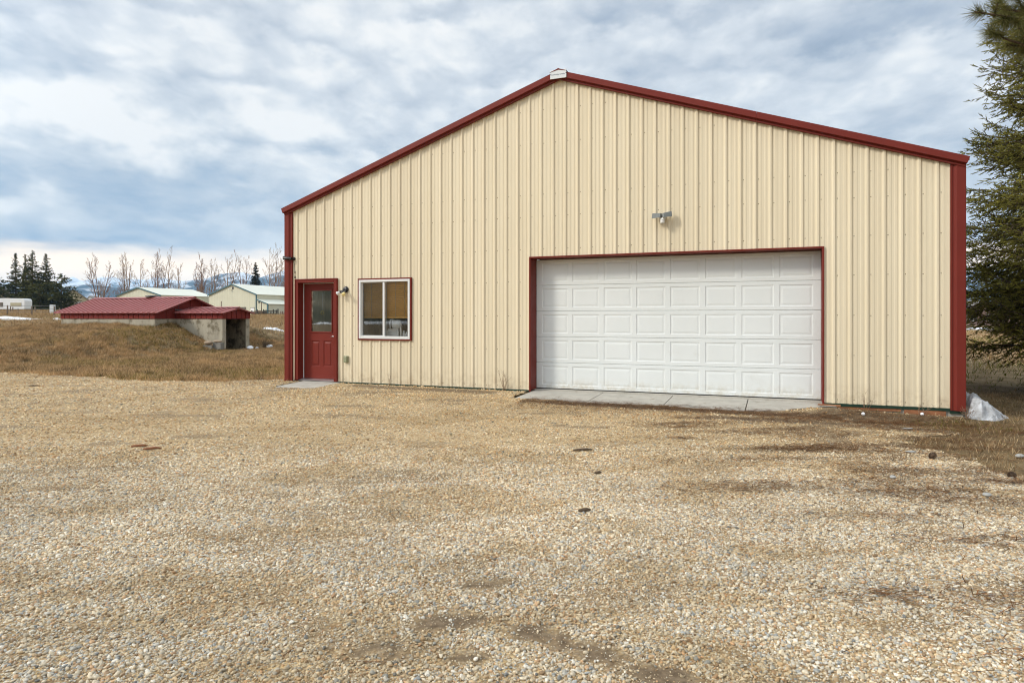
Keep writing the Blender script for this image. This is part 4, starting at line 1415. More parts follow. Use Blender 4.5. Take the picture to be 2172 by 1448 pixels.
def boards(a0, a1, pitch=0.302, gap=0.030, depth=0.030):
    pts = [(a0, 0)]
    x_ = a0 + pitch * 0.9
    while x_ < a1 - 0.06:
        pts += [(x_ - gap / 2, 0), (x_ - gap / 2 + .002, -depth), (x_ + gap / 2 - .002, -depth), (x_ + gap / 2, 0)]
        x_ += pitch
    return pts + [(a1, 0)]


slope = (ZR - ZE) / (CW_ / 2)
gz = lambda a: ZE + slope * (CW_ / 2 - abs(a - CW_ / 2)) - 0.012
mb = MB()
sheet(mb, boards(-CL - .02, .02), lambda a: ZS + .002, lambda a: ZE - 0.012, place=lambda a, d, z: (a, -0.02 - d, z))
sheet(mb, boards(-CL - .02, .02), lambda a: ZS + .002, lambda a: ZE - 0.012, flip=True, place=lambda a, d, z: (a, CW_ + 0.02 + d, z))
gb = boards(-.02, CW_ + .02, 0.61)
gb = sorted(gb + [(CW_ / 2 + 0.0001, 0)])
sheet(mb, gb, lambda a: ZS + .002, gz, place=lambda a, d, z: (0.02 + d, a, z))
sheet(mb, gb, lambda a: ZS + .002, gz, flip=True, place=lambda a, d, z: (-CL - 0.02 - d, a, z))
mb.add([(-CL - .02, -.02, ZS + .002), (.02, -.02, ZS + .002), (.02, 0.0, ZS + .002), (-CL - .02, 0.0, ZS + .002)], [(0, 3, 2, 1)])
sd_ = mb.build('board_siding', M['red_wood'], cel)
mb = MB(); mb.box(0.022, 0.034, 0.35, 0.85, 1.62, 1.73)
for k in range(4): mb.box(0.0345, 0.040, 0.36, 0.84, 1.632 + k * .026, 1.644 + k * .026)
mb.build('gable_vent', M['red_trim'], sd_)


def ribbed_roof(x0, x1, ymid, half, ze, zr, over, pitch=0.30, first=0.0):
    """two metal slopes with raised ribs running down them"""
    mb = MB()
    sl = (zr - ze) / half
    for s in (-1, 1):
        hw = half + over
        zl = zr - sl * hw
        pf = [(x0, 0)]
        x_ = x0 + 0.02 + first
        while x_ < x1 - 0.02:
            pf += [(x_ - .036, 0), (x_ - .016, .034), (x_ + .016, .034), (x_ + .032, 0)]
            x_ += pitch
        pf = [p for p in pf if x0 <= p[0] <= x1] + [(x1, 0)]
        for (a0, d0), (a1, d1) in zip(pf, pf[1:]):
            v = [(a0, ymid + s * hw, zl + d0), (a1, ymid + s * hw, zl + d1), (a1, ymid, zr + d1), (a0, ymid, zr + d0)]
            mb.add(v, [(0, 1, 2, 3) if s < 0 else (3, 2, 1, 0)])
            mb.add([(a0, ymid + s * hw, zl - .03), (a1, ymid + s * hw, zl - .03), v[1], v[0]], [(0, 1, 2, 3) if s < 0 else (3, 2, 1, 0)])
        for xe, fl_ in ((x0, 1), (x1, -1)):
            mb.add([(xe, ymid, zr), (xe, ymid + s * hw, zl), (xe, ymid + s * hw, zl - .05), (xe, ymid, zr - .05)], [(0, 1, 2, 3) if s * fl_ > 0 else (3, 2, 1, 0)])
        mb.add([(x0, ymid, zr - .03), (x1, ymid, zr - .03), (x1, ymid + s * hw, zl - .03), (x0, ymid + s * hw, zl - .03)], [(0, 1, 2, 3) if s < 0 else (3, 2, 1, 0)])
    mb.prism([(ymid - .14, zr - .14 * sl + .034), (ymid, zr + .045), (ymid + .14, zr - .14 * sl + .034), (ymid, zr + .012)], 0, x0 - .01, x1 + .01)
    return mb


rf = ribbed_roof(-CL - 0.28, 0.30, CW_ / 2, CW_ / 2, ZE, ZR, 0.14).build('roof', M['red_roof'], cel)
mb = MB(); mb.lathe([(0.07, -0.05), (0.07, 0.03), (0.30, 0.035), (0.29, 0.075), (0.0, 0.10)], (-2.35, CW_ / 2 + .1, ZR + 0.02), n=18)
mb.build('vent_cap', M['dark_grey'], rf)
# porch over the steps
PM, PH = (P0 + P1) / 2, (P1 - P0) / 2
PZE, PZR = 1.555, 1.735
mb = MB()
mb.box(0.001, PL, P0, P0 + t_, -0.4, ZS); mb.box(0.001, PL, P1 - t_, P1, -0.4, ZS)
mb.build('porch_wall', M['old_concrete'], cel, bevel=0.012)
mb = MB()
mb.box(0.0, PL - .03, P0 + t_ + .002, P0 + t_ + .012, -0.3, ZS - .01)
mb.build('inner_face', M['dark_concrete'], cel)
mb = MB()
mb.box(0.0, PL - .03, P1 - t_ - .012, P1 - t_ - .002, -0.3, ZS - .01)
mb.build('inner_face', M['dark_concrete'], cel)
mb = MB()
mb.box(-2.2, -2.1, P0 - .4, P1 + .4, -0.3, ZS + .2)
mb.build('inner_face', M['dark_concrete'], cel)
mb = MB()
sheet(mb, boards(0.0, PL + .02), lambda a: ZS + .002, lambda a: PZE - .01, place=lambda a, d, z: (a, P0 - 0.02 - d, z))
sheet(mb, boards(0.0, PL + .02), lambda a: ZS + .002, lambda a: PZE - .01, flip=True, place=lambda a, d, z: (a, P1 + 0.02 + d, z))
pslope = (PZR - PZE) / PH
pb = sorted(boards(P0 - .02, P1 + .02, 0.26) + [(PM + .0001, 0)])
sheet(mb, pb, lambda a: ZS + .002, lambda a: PZE + pslope * (PH - abs(a - PM)) - .01, place=lambda a, d, z: (PL + 0.02 + d, a, z))
mb.box(0.0, PL, P0 + .001, P1 - .001, ZS + .003, ZS + .02)
mb.build('porch_siding', M['red_wood'], cel)
ribbed_roof(-0.0, PL + 0.16, PM, PH, PZE, PZR, 0.13, 0.30, 0.1).build('porch_roof', M['red_roof'], cel)
mb = MB(); mb.box(0.022, 0.05, 0.95, 1.55, 1.62, 1.68); mb.build('flashing', M['dark_grey'], cel)


def cel_pt(cu, cv, dz=0.0):
    p = B + cu * U + cv * Vv
    return (p[0], p[1], float(H(p[0], p[1])) + dz)


def rock_mesh(sx, sy, sz, seed, n=2):
    bm = bmesh.new()
    bmesh.ops.create_icosphere(bm, subdivisions=n + 1, radius=1.0)
    rr = random.Random(seed)
    ax = [Vector((rr.uniform(-1, 1), rr.uniform(-1, 1), rr.uniform(-1, 1))).normalized() for _ in range(7)]
    am = [rr.uniform(0.05, 0.22) for _ in ax]
    for v in bm.verts:
        k = 1 + sum(a_ * math.sin(2.3 * v.co.dot(x_) + i) for i, (x_, a_) in enumerate(zip(ax, am))) * 0.35
        v.co = Vector((v.co.x * sx * k, v.co.y * sy * k, v.co.z * sz * k))
    mn = min(v.co.z for v in bm.verts)
    for v in bm.verts: v.co.z -= mn
    for f in bm.faces: f.smooth = True
    me_ = bpy.data.meshes.new('rock')
    bm.to_mesh(me_); bm.free()
    return me_


def rock(name, label, cat, loc, size, seed, mat, rz=0.0, group=None):
    me_ = rock_mesh(*size, seed)
    me_.materials.append(mat)
    o = bpy.data.objects.new(name, me_)
    col.objects.link(o)
    o.location = loc
    o.rotation_euler = (0, 0, rz)
    return tag(o, label, cat, group)


mb = MB(); mb.box(-0.20, 0.20, -0.10, 0.10, -0.10, 0.18)
p1 = at(464, 738, 26.75); p2 = at(443, 741, 26.7)
z1 = 0.13
o = mb.build('concrete_block', M['block_grey'], None, (p1.x, p1.y, z1), RZ, 0.01); tag(o, 'grey concrete block standing against the cellar entrance wall', 'concrete block', 'concrete blocks by the cellar')
o = mb.build('concrete_block', M['block_grey'], None, (p2.x, p2.y, 0.03), RZ + 0.2, 0.01); tag(o, 'lower grey concrete block sunk in grass farther from the cellar entrance', 'concrete block', 'concrete blocks by the cellar')
rock('flat_stone', 'tan flat stone resting on the block nearest the cellar entrance', 'stone', (p1.x - .05, p1.y, z1 + 0.18), (0.17, 0.12, 0.055), 3, M['stone'], 0.2, 'stones on the blocks')
rock('flat_stone', 'tan tilted stone resting on the lower outer concrete block', 'stone', (p2.x - 0.02, p2.y, 0.21), (0.19, 0.13, 0.085), 8, M['stone'], -0.4, 'stones on the blocks')
for k, (qx, qy, sz_, lab) in enumerate([(530, 726, 0.09, 'white snow lump highest against the right side of the cellar entrance'), (531, 731, 0.11, 'white snow lump just below the highest one beside the cellar entrance'),
                                        (545, 733, 0.07, 'small white snow lump in dry weeds right of the cellar entrance'), (572, 738, 0.10, 'white snow lump nearest the barn in dry weeds behind the lawn')]):
    Yk = 27.6 + 0.2 * k
    p = at(qx, qy, Yk)
    rock('snow_lump', lab, 'snow', (p.x, p.y, float(H(p.x, p.y)) + 0.05), (sz_ * 1.4, sz_, sz_ * .7), 20 + k, M['snow'], k, 'snow lumps by the cellar')


# ------------------------------------------------------------------ weeds, small things on the ground
def weed(label, loc, h, n, seed, spread=0.5, mat='twig', name='dry_weed'):
    rr = random.Random(seed)
    mb = MB()
    for _ in range(n):
        a_ = rr.uniform(0, 6.28); s_ = rr.uniform(0.1, spread); hh = h * rr.uniform(0.5, 1)
        p0 = Vector((rr.uniform(-.03, .03), rr.uniform(-.03, .03), -0.02))
        p3 = p0 + Vector((math.cos(a_) * s_ * hh, math.sin(a_) * s_ * hh, hh))
        mid = (p0 + p3) / 2 + Vector((rr.uniform(-.03, .03), rr.uniform(-.03, .03), .02))
        r_ = 0.0022 + h * 0.004
        mb.tube([p0, mid, p3], [r_, r_ * .8, r_ * .4], 4)
        for _ in range(3):
            t_ = rr.uniform(0.4, 0.95)
            q = mid.lerp(p3, (t_ - .4) / .6)
            e = q + Vector((rr.uniform(-1, 1), rr.uniform(-1, 1), rr.uniform(0.3, 1.2))).normalized() * h * 0.25
            mb.tube([q, e], [r_ * .6, r_ * .3], 3)
    o = mb.build(name, M[mat], None, loc)
    return tag(o, label, 'weed', 'dry weeds')


def gpos(u_, v_):
    p = O + u_ * U + v_ * Vv
    return (p[0], p[1], float(H(p[0], p[1])) + 0.01)


weed('dry twig of a weed against the siding right of the window', gpos(2.65, -0.10), 0.26, 3, 1, 0.4)
weed('dry branching weed against the siding left of the white overhead door', gpos(5.15, -0.10), 0.42, 6, 2, 0.45)
weed('dry weed tuft at the wall just right of the white overhead door', gpos(11.12, -0.13), 0.30, 5, 3, 0.5)
weed('low dry weed beside the sill board near the right barn corner', gpos(11.85, -0.18), 0.22, 6, 4, 0.8)
weed('straw coloured weed at the foot of the right barn corner', gpos(12.40, -0.22), 0.20, 16, 5, 0.9)
for k, (cu, cv, hh) in enumerate([(3.4, 2.6, 0.5), (4.6, 3.3, 0.45), (5.8, 4.0, 0.5)]):
    weed(['dark dry weed clump beside the cellar entrance', 'dark dry weed clump in the grass behind the snow lumps', 'dark dry weed clump in the field nearest the barn corner'][k], cel_pt(cu, cv), hh, 60, 30 + k, 1.1, 'bark')


def golf(label, px, py):
    Y = 1.46 * F / (py + 4 - HY)
    X = (px - CX) / F * Y
    z = float(gravel_z(np.array([X]), np.array([Y]))[0])
    bm = bmesh.new()
    bmesh.ops.create_icosphere(bm, subdivisions=4, radius=0.0245)
    for i, v in enumerate(bm.verts):
        if i % 3 == 0: v.co *= 0.985
    for f in bm.faces: f.smooth = True
    me_ = bpy.data.meshes.new('golf_ball'); bm.to_mesh(me_); bm.free(); me_.materials.append(M['golf'])
    o = bpy.data.objects.new('golf_ball', me_); col.objects.link(o); o.location = (X, Y, z + 0.026)
    tag(o, label, 'golf ball', 'golf balls on the gravel')


golf('white golf ball lying out on the dark litter away from the wall', 1831, 885)
golf('white golf ball lying close below the green base trim', 1956, 879)


def pine_cone(label, px, py, Hc=0.072, tilt=0.5):
    Y = 1.43 * F / (py - HY)
    X = (px - CX) / F * Y
    z = float(H(X, Y)) + 0.02
    mb = MB()
    mb.lathe([(0, 0), (0.018, 0.012), (0.026, Hc * .4), (0.015, Hc * .8), (0, Hc * .95)], n=10)
    for k in range(70):
        f_ = k / 70
        a_ = k * 2.39996
        r_ = 0.027 * math.sin(math.pi * (0.12 + 0.83 * f_)) ** 0.8 + 0.004
        c = Vector((math.cos(a_) * r_, math.sin(a_) * r_, f_ * Hc))
        out = Vector((math.cos(a_), math.sin(a_), 0.35)).normalized()
        side = Vector((-math.sin(a_), math.cos(a_), 0))
        b_ = c - out * 0.018
        w_ = 0.011 * (1.1 - 0.5 * f_)
        tp = c + out * 0.006
        mb.add([b_ - side * w_ * .5, b_ + side * w_ * .5, c + side * w_, tp, c - side * w_, c + Vector((0, 0, .005))], [(0, 1, 2, 5), (2, 3, 5), (3, 4, 5), (4, 0, 5), (0, 4, 3, 2, 1)])
    o = mb.build('pine_cone', M['cone'], None, (X, Y, z + 0.012), 0.4)
    o.rotation_euler = (R(tilt * 90), 0.2, 0.6)
    tag(o, label, 'pine cone', 'pine cones')


pine_cone('dark open pine cone lying alone on the gravel near the right edge', 1972, 978)
pine_cone('small dark pine cone in the dry grass beside the gravel edge', 2138, 1016, 0.06, 0.9)
for k, (qx, qy, sz_, lab) in enumerate([(1932, 965, (.055, .03, .012), 'flat blue grey stone left of the open pine cone'), (1925, 913, (.075, .025, .012), 'flat white stone in the dark litter below the barn wall'),
                                        (2162, 972, (.05, .035, .02), 'white stone in the dry grass at the right edge'), (2092, 1062, (.045, .03, .016), 'white stone among red needles near the right edge'),
                                        (1893, 1022, (.04, .025, .014), 'pale stone with red needles over the gravel')]):
    Y = 1.43 * F / (qy - HY)
    X = (qx - CX) / F * Y
    rock('pale_stone', lab, 'stone', (X, Y, float(gravel_z(np.array([X]), np.array([Y]))[0]) + 0.002), sz_, 60 + k, M['pale_stone'], 0.3 * k, 'pale stones on the gravel')
mb = MB(); mb.box(-0.16, 0.16, -0.055, 0.055, 0, 0.012)
o = mb.build('rusty_plate', M['rust'], None, W(10.62, -0.22, -0.012), RZ - 0.1, 0.003); tag(o, 'rusty orange plate on the apron below the right door jamb', 'metal plate')
for k, (qx, qy, L_, a_, lab) in enumerate([(296, 954, 0.16, 0.25, 'reddish stick left of its twin on the open gravel'), (323, 959, 0.17, 0.3, 'reddish stick right of its twin on the open gravel'),
                                          (72, 822, 0.22, 0.05, 'dark stick lying on the gravel near the lawn edge'), (1236, 962, 0.20, 0.1, 'dark brown bark piece on the gravel below the overhead door'),
                                          (1268, 1012, 0.07, 0.4, 'small dark bark chip on the gravel below the larger bark piece'), (1240, 1094, 0.09, 0.2, 'dark bark chip in the middle of the gravel yard')]):
    Y = 1.425 * F / (qy - HY)
    X = (qx - CX) / F * Y
    mb = MB()
    rr = random.Random(k)
    mb.tube([(-L_ / 2, 0, 0), (-L_ / 5, rr.uniform(-.01, .01), .004), (L_ / 5, rr.uniform(-.01, .01), .006), (L_ / 2, 0, .002)], [.008, .013, .012, .006], 6)
    o = mb.build('stick' if k < 3 else 'bark_chip', M['bark'] if k > 1 else M['rust'], None, (X, Y, float(gravel_z(np.array([X]), np.array([Y]))[0]) + 0.014), a_)
    tag(o, lab, 'stick' if k < 3 else 'bark', 'sticks and bark on the gravel')


# ------------------------------------------------------------------ snow
def snow_patch(name, label, outline, hgt, mat, seed, edge=0.35, lean=False):
    """low drift over an outline on the ground"""
    P = np.array(outline)
    x0, y0 = P.min(0) - .1; x1, y1 = P.max(0) + .1
    st_ = max((x1 - x0), (y1 - y0)) / (150 if lean else 90)
    X_, Y_ = np.meshgrid(np.arange(x0, x1 + st_, st_), np.arange(y0, y1 + st_, st_))
    sz_ = max(x1 - x0, y1 - y0)
    dd = edge_dist(X_, Y_, P) + (fbm(X_ * 9 / sz_, Y_ * 9 / sz_, seed, 5, 0.6) - .5) * edge * 1.3
    Z_ = H(X_, Y_) - 0.02 + hgt * smooth01(dd, -0.02, edge * 1.6) * (0.45 + 1.1 * fbm(X_ * 14 / sz_, Y_ * 14 / sz_, seed + 3, 5, 0.6))
    if lean:
        su, sv = loc_uv(X_, Y_)
        Z_ = H(X_, Y_) - 0.03 + hgt * np.clip(1 - (su - 12.42) / 0.78, 0, 1) ** 1.0 * smooth01(dd, -0.02, 0.22) * (0.66 + 0.68 * fbm(su * 5, sv * 5, seed, 7, 0.66))
    k = dd > -0.02
    keep_ = k[:-1, :-1] & k[1:, :-1] & k[:-1, 1:] & k[1:, 1:]
    return tag(grid_mesh(name, X_, Y_, Z_, mat, keep_), label, 'snow', 'snow patches')


def uvp(lst):
    return [tuple(O + a * U + b * Vv) for a, b in lst]


snow_patch('snow_pile', 'old dirty snow pile against the right side of the barn', uvp([(12.40, -0.05), (12.58, -0.26), (12.85, -0.14), (13.12, 0.25), (12.95, 0.8), (12.7, 1.3), (12.40, 1.6)]), 0.42, M['dirty_snow'], 3, 0.20, True)


def gp_(px, py, Y):
    p = at(px, py, Y)
    return (p.x, p.y)


snow_patch('snow_patch', 'long white snow bank in the field at the left edge', [gp_(-60, 0, 62), gp_(40, 0, 61), gp_(92, 0, 62), gp_(94, 0, 65), gp_(20, 0, 68), gp_(-60, 0, 68)], 0.26, M['snow'], 5, 1.6)
snow_patch('snow_patch', 'thin snow strip in dry grass near the cellar left end', [gp_(112, 0, 62), gp_(130, 0, 62), gp_(130, 0, 65), gp_(112, 0, 65)], 0.22, M['snow'], 6, 0.5)
snow_patch('snow_patch', 'thin snow strip in the field right of the cellar', [gp_(546, 0, 33), gp_(575, 0, 33), gp_(606, 0, 33.6), gp_(606, 0, 34.4), gp_(546, 0, 34)], 0.16, M['snow'], 8, 0.35)
snow_patch('snow_patch', 'small snow patch below the dark wooden fence', [gp_(567, 0, 100), gp_(587, 0, 100), gp_(587, 0, 110), gp_(567, 0, 110)], 0.40, M['snow'], 9, 1.0)
snow_patch('snow_patch', 'long snow strip in the far field behind the big spruce', [gp_(2020, 0, 72), gp_(2125, 0, 72), gp_(2125, 0, 79), gp_(2020, 0, 79)], 0.25, M['snow'], 10, 1.0)


# ------------------------------------------------------------------ conifers
def needle_tree(label, name, loc, h, r, seed, nbr=7, dz=0.45, clump=0.38, z0=0.6, dens=1.0, tint=((0.024, 0.030, 0.012), (0.125, 0.125, 0.045)), power=0.8, group=None, ragged=0.35, droop=0.25):
    root = thing(name, label, 'tree', loc, 0, group)
    rr = np.random.default_rng(seed)
    mb = MB()
    mb.tube([(0, 0, -0.4), (0.03, 0.02, h * .5), (0, 0, h * .97)], [h * .016 + .05, h * .010 + .03, .02], 7)
    mb.build('trunk', M['bark'], root)
    Cs, Ds, Ss, Ts = [], [], [], []
    z = z0
    while z < h:
        t_ = z / h
        rad = r * (1 - t_) ** power * (1 + rr.uniform(-ragged, ragged) * .5) + 0.12
        nb = max(3, int(nbr * (0.6 + 0.6 * (1 - t_))))
        for k in range(nb):
            a_ = rr.uniform(0, 6.283)
            L = rad * rr.uniform(1 - ragged, 1.08)
            up = rr.uniform(-.1, .22) + 0.5 * t_
            m_ = max(2, int(L / clump * 2.6 * dens))
            s_ = (np.arange(m_) + rr.uniform(0, 1, m_)) / m_
            s_ = 0.12 + 0.88 * s_
            px__ = np.cos(a_) * L * s_ + rr.normal(0, .10, m_) * clump * 2
            py__ = np.sin(a_) * L * s_ + rr.normal(0, .10, m_) * clump * 2
            pz__ = z + up * L * s_ - droop * L * s_ ** 2 + rr.normal(0, .10, m_) * clump
            Cs.append(np.stack([px__, py__, pz__], 1))
            d = np.stack([np.cos(a_) + rr.normal(0, .6, m_), np.sin(a_) + rr.normal(0, .6, m_), rr.normal(-.1, .4, m_)], 1)
            Ds.append(d / np.linalg.norm(d, axis=1)[:, None])
            Ss.append(clump * rr.uniform(.5, 1.15, m_) * (0.55 + 0.6 * (1 - t_)))
            Ts.append(np.clip(rr.normal(.45, .28) + rr.normal(0, .15, m_), 0, 1))
        z += dz * rr.uniform(.7, 1.3) * (0.6 + 0.6 * (1 - t_))
    C, Dd, S, T_ = np.concatenate(Cs), np.concatenate(Ds), np.concatenate(Ss), np.concatenate(Ts)
    n = len(C)
    # every clump: five narrow sprays
    Vs, Fs, Co = [], [], []
    base_n = 0
    for q in range(5):
        d = Dd + rr.normal(0, .55, (n, 3)); d /= np.linalg.norm(d, axis=1)[:, None]
        sd2 = np.cross(d, rr.normal(0, 1, (n, 3))); sd2 /= np.linalg.norm(sd2, axis=1)[:, None] + 1e-9
        c0 = C + rr.normal(0, .22, (n, 3)) * S[:, None]
        Vq = np.stack([c0 - d * S[:, None] * .5, c0 + sd2 * S[:, None] * .16, c0 + d * S[:, None] * .6, c0 - sd2 * S[:, None] * .16], 1).reshape(-1, 3)
        i = np.arange(n) * 4 + base_n
        Fs += [np.stack([i, i + 1, i + 2], 1), np.stack([i, i + 2, i + 3], 1)]
        Vs.append(Vq)
        base_n += n * 4
        lo, hi = np.array(tint[0]), np.array(tint[1])
        tt = np.clip(T_ + rr.normal(0, .15, n), 0, 1)[:, None]
        Co.append(np.repeat(lo * (1 - tt) + hi * tt, 4, 0))
    tri_mesh('crown', np.concatenate(Vs), np.concatenate(Fs), M['needle'], np.concatenate(Co), parent=root)
    return root


def ground_at(px, Y):
    X = (px - CX) / F * Y
    return (X, Y, float(H(X, Y)))


GR = 'evergreens at the left edge'
far = [('tall thin topped spruce, leftmost of the evergreen clump', 'spruce_tree', 33, 150, 535, 3.6, 1, dict(power=1.0)),
       ('narrow topped spruce between the two tallest evergreens', 'spruce_tree', 54, 156, 538, 3.4, 2, dict(power=1.1)),
       ('tallest dark evergreen in the middle of the clump', 'spruce_tree', 69, 146, 530, 4.4, 3, dict(power=0.9)),
       ('dark evergreen with a leaning top, right of the tallest one', 'spruce_tree', 97, 148, 538, 4.2, 4, dict(power=0.9)),
       ('broad low pine at the right end of the evergreen clump', 'pine_tree', 130, 140, 579, 4.3, 5, dict(power=0.55, tint=((0.026, 0.034, 0.014), (0.13, 0.13, 0.05)))),
       ('evergreen cut off by the left edge of the photo', 'pine_tree', -2, 138, 588, 3.6, 6, dict(power=0.6, tint=((0.03, 0.045, 0.025), (0.09, 0.10, 0.045)))),
       ('low bushy evergreen filling the foot of the clump', 'pine_tree', 84, 138, 600, 5.2, 7, dict(power=0.5))]
for lab, nm, px, Y, ytop, rad, sd, kw in far:
    g_ = ground_at(px, Y)
    hgt = CAMZ + (HY - ytop) / F * Y - g_[2]
    needle_tree(lab, nm, (g_[0], g_[1], g_[2] - 0.2), hgt, rad, sd, nbr=8, dz=0.46, clump=0.56, z0=0.4, dens=1.05, group=GR, **kw)
g_ = ground_at(542, 205)
needle_tree('dark narrow spruce rising behind the pale barn roof', 'spruce_tree', g_, CAMZ + (HY - 557) / F * 205 - g_[2], 2.6, 11, nbr=10, dz=0.32, clump=0.5, dens=1.3, ragged=0.12, power=0.7, z0=0.5, tint=((0.016, 0.020, 0.010), (0.045, 0.045, 0.020)))
g_ = ground_at(170, 230)
needle_tree('tiny dark spruce far off above the cellar roof left end', 'spruce_tree', g_, CAMZ + (HY - 623) / F * 230 - g_[2], 1.3, 12, clump=0.5)


# the big spruce at the right edge, in fine shoots
def big_spruce(loc, h=15.0, seed=5):
    root = thing('spruce_tree', 'large near spruce at the right edge behind the barn corner', 'tree', loc)
    rr = np.random.default_rng(seed)
    mb = MB()
    mb.tube([(0, 0, -.3), (0, 0, h * .4), (0, 0, h * .95)], [.24, .17, .03], 10)
    mb.build('trunk', M['bark'], root)
    wood = MB()
    P, Dr, L_, T_ = [], [], [], []
    z = 1.10
    while z < h:
        t_ = z / h
        rad = 3.12 * (1 - t_) ** 0.62
        vis = z < 8.6
        nb = (8 if z < 1.7 else 14) if vis else 6
        a0 = rr.uniform(0, 6.28)
        for k in range(nb):
            a_ = a0 + k * 6.283 / nb + rr.normal(0, .12)
            L = rad * rr.uniform(.78, 1.12)
            ca, sa = math.cos(a_), math.sin(a_)
            dr = rr.uniform(.08, .42) * (1 - t_ * .8)
            axis = lambda s: Vector((ca * L * s, sa * L * s, z + L * (0.12 * s - dr * 1.5 * s ** 1.6 + 0.24 * s ** 4)))
            pts_ = [axis(s) for s in (0, .2, .4, .6, .8, 1.0)]
            wood.tube(pts_, [.035, .028, .021, .015, .010, .005], 5)
            tone = rr.normal(.5, .22)
            nbl = int(L / (.115 if vis else .2))
            for j in range(nbl):
                s = .16 + .84 * (j + rr.uniform(0, 1)) / nbl
                p0 = axis(s)
                dt = (axis(min(1, s + .05)) - axis(s - .05)).normalized()
                for sd_ in (-1, 1):
                    bl_ = (.20 + .62 * math.sin(math.pi * min(1, (1.02 - s) * .62 + .08)) * .85) * rr.uniform(.6, 1.1) * min(1, L / 2.2)
                    side = Vector((-sa, ca, 0)) * sd_
                    bd = (dt * rr.uniform(.55, .95) + side * rr.uniform(.55, .95) + Vector((0, 0, rr.uniform(-.75, .35)))).normalized()
                    p1 = p0 + bd * bl_ + Vector((0, 0, -.12 * bl_))
                    if vis: wood.tube([p0, p1], [.006, .003], 3, cap=False)
                    ns_ = max(2, int(bl_ / .055))
                    for m_ in range(ns_):
                        f = (m_ + rr.uniform(.2, 1)) / ns_
                        q = p0.lerp(p1, f)
                        sdv = bd.cross(Vector((0, 0, 1))) * (1 if m_ % 2 else -1)
                        dd = (bd * rr.uniform(.5, 1.1) + sdv * rr.uniform(.1, .9) + Vector((0, 0, rr.uniform(-.8, .5)))).normalized()
                        P.append(q); Dr.append(dd); L_.append(rr.uniform(.075, .14)); T_.append(tone + rr.normal(0, .16) + .25 * (f - .5))
                    P.append(p1); Dr.append(bd); L_.append(rr.uniform(.09, .15)); T_.append(tone + .2)
        z += rr.uniform(.15, .24) if vis else .42
    wood.build('branches', M['bark'], root)
    P = np.array(P); Dr = np.array(Dr); L_ = np.array(L_); T_ = np.clip(np.array(T_), 0, 1)
    n = len(P)
    e1 = np.cross(Dr, rr.normal(0, 1, (n, 3))); e1 /= np.linalg.norm(e1, axis=1)[:, None] + 1e-9
    e2 = np.cross(Dr, e1)
    lo, hi = np.array([.042, .048, .014]), np.array([.36, .335, .075])
    cl = (lo + (hi - lo) * T_[:, None])
    Vs, Fs, Co = [], [], []
    # core spindle (three sides), then needles standing off it
    rad_ = .011
    ring_ = [P + Dr * (L_ * .35)[:, None] + (e1 * math.cos(k * 2.094) + e2 * math.sin(k * 2.094)) * rad_ for k in range(3)]
    V0 = np.stack([P, *ring_, P + Dr * L_[:, None]], 1).reshape(-1, 3)
    i = np.arange(n) * 5
    for k in range(3):
        a_, b_ = 1 + k, 1 + (k + 1) % 3
        Fs += [np.stack([i, i + b_, i + a_], 1), np.stack([i + a_, i + b_, i + 4], 1)]
    Vs.append(V0); Co.append(np.repeat(cl * .8, 5, 0))
    off = n * 5
    NN = 11
    for q in range(NN):
        f = (q + rr.uniform(0, 1, n)) / NN
        an = rr.uniform(0, 6.283, n)
        outd = e1 * np.cos(an)[:, None] + e2 * np.sin(an)[:, None]
        b_ = P + Dr * (L_ * f)[:, None]
        tip = b_ + outd * (.024 * rr.uniform(.7, 1.2, n))[:, None] + Dr * .014
        wv = np.cross(outd, Dr) * .0048
        V1 = np.stack([b_ - wv, b_ + wv, tip], 1).reshape(-1, 3)
        i = np.arange(n) * 3 + off
        Fs.append(np.stack([i, i + 1, i + 2], 1))
        Vs.append(V1); off += n * 3
        Co.append(np.repeat(cl * rr.uniform(.8, 1.25, (n, 1)), 3, 0))
    tri_mesh('crown', np.concatenate(Vs), np.concatenate(Fs), M['needle'], np.concatenate(Co), parent=root)


big_spruce((11.75, 12.3, float(H(11.75, 12.3))))


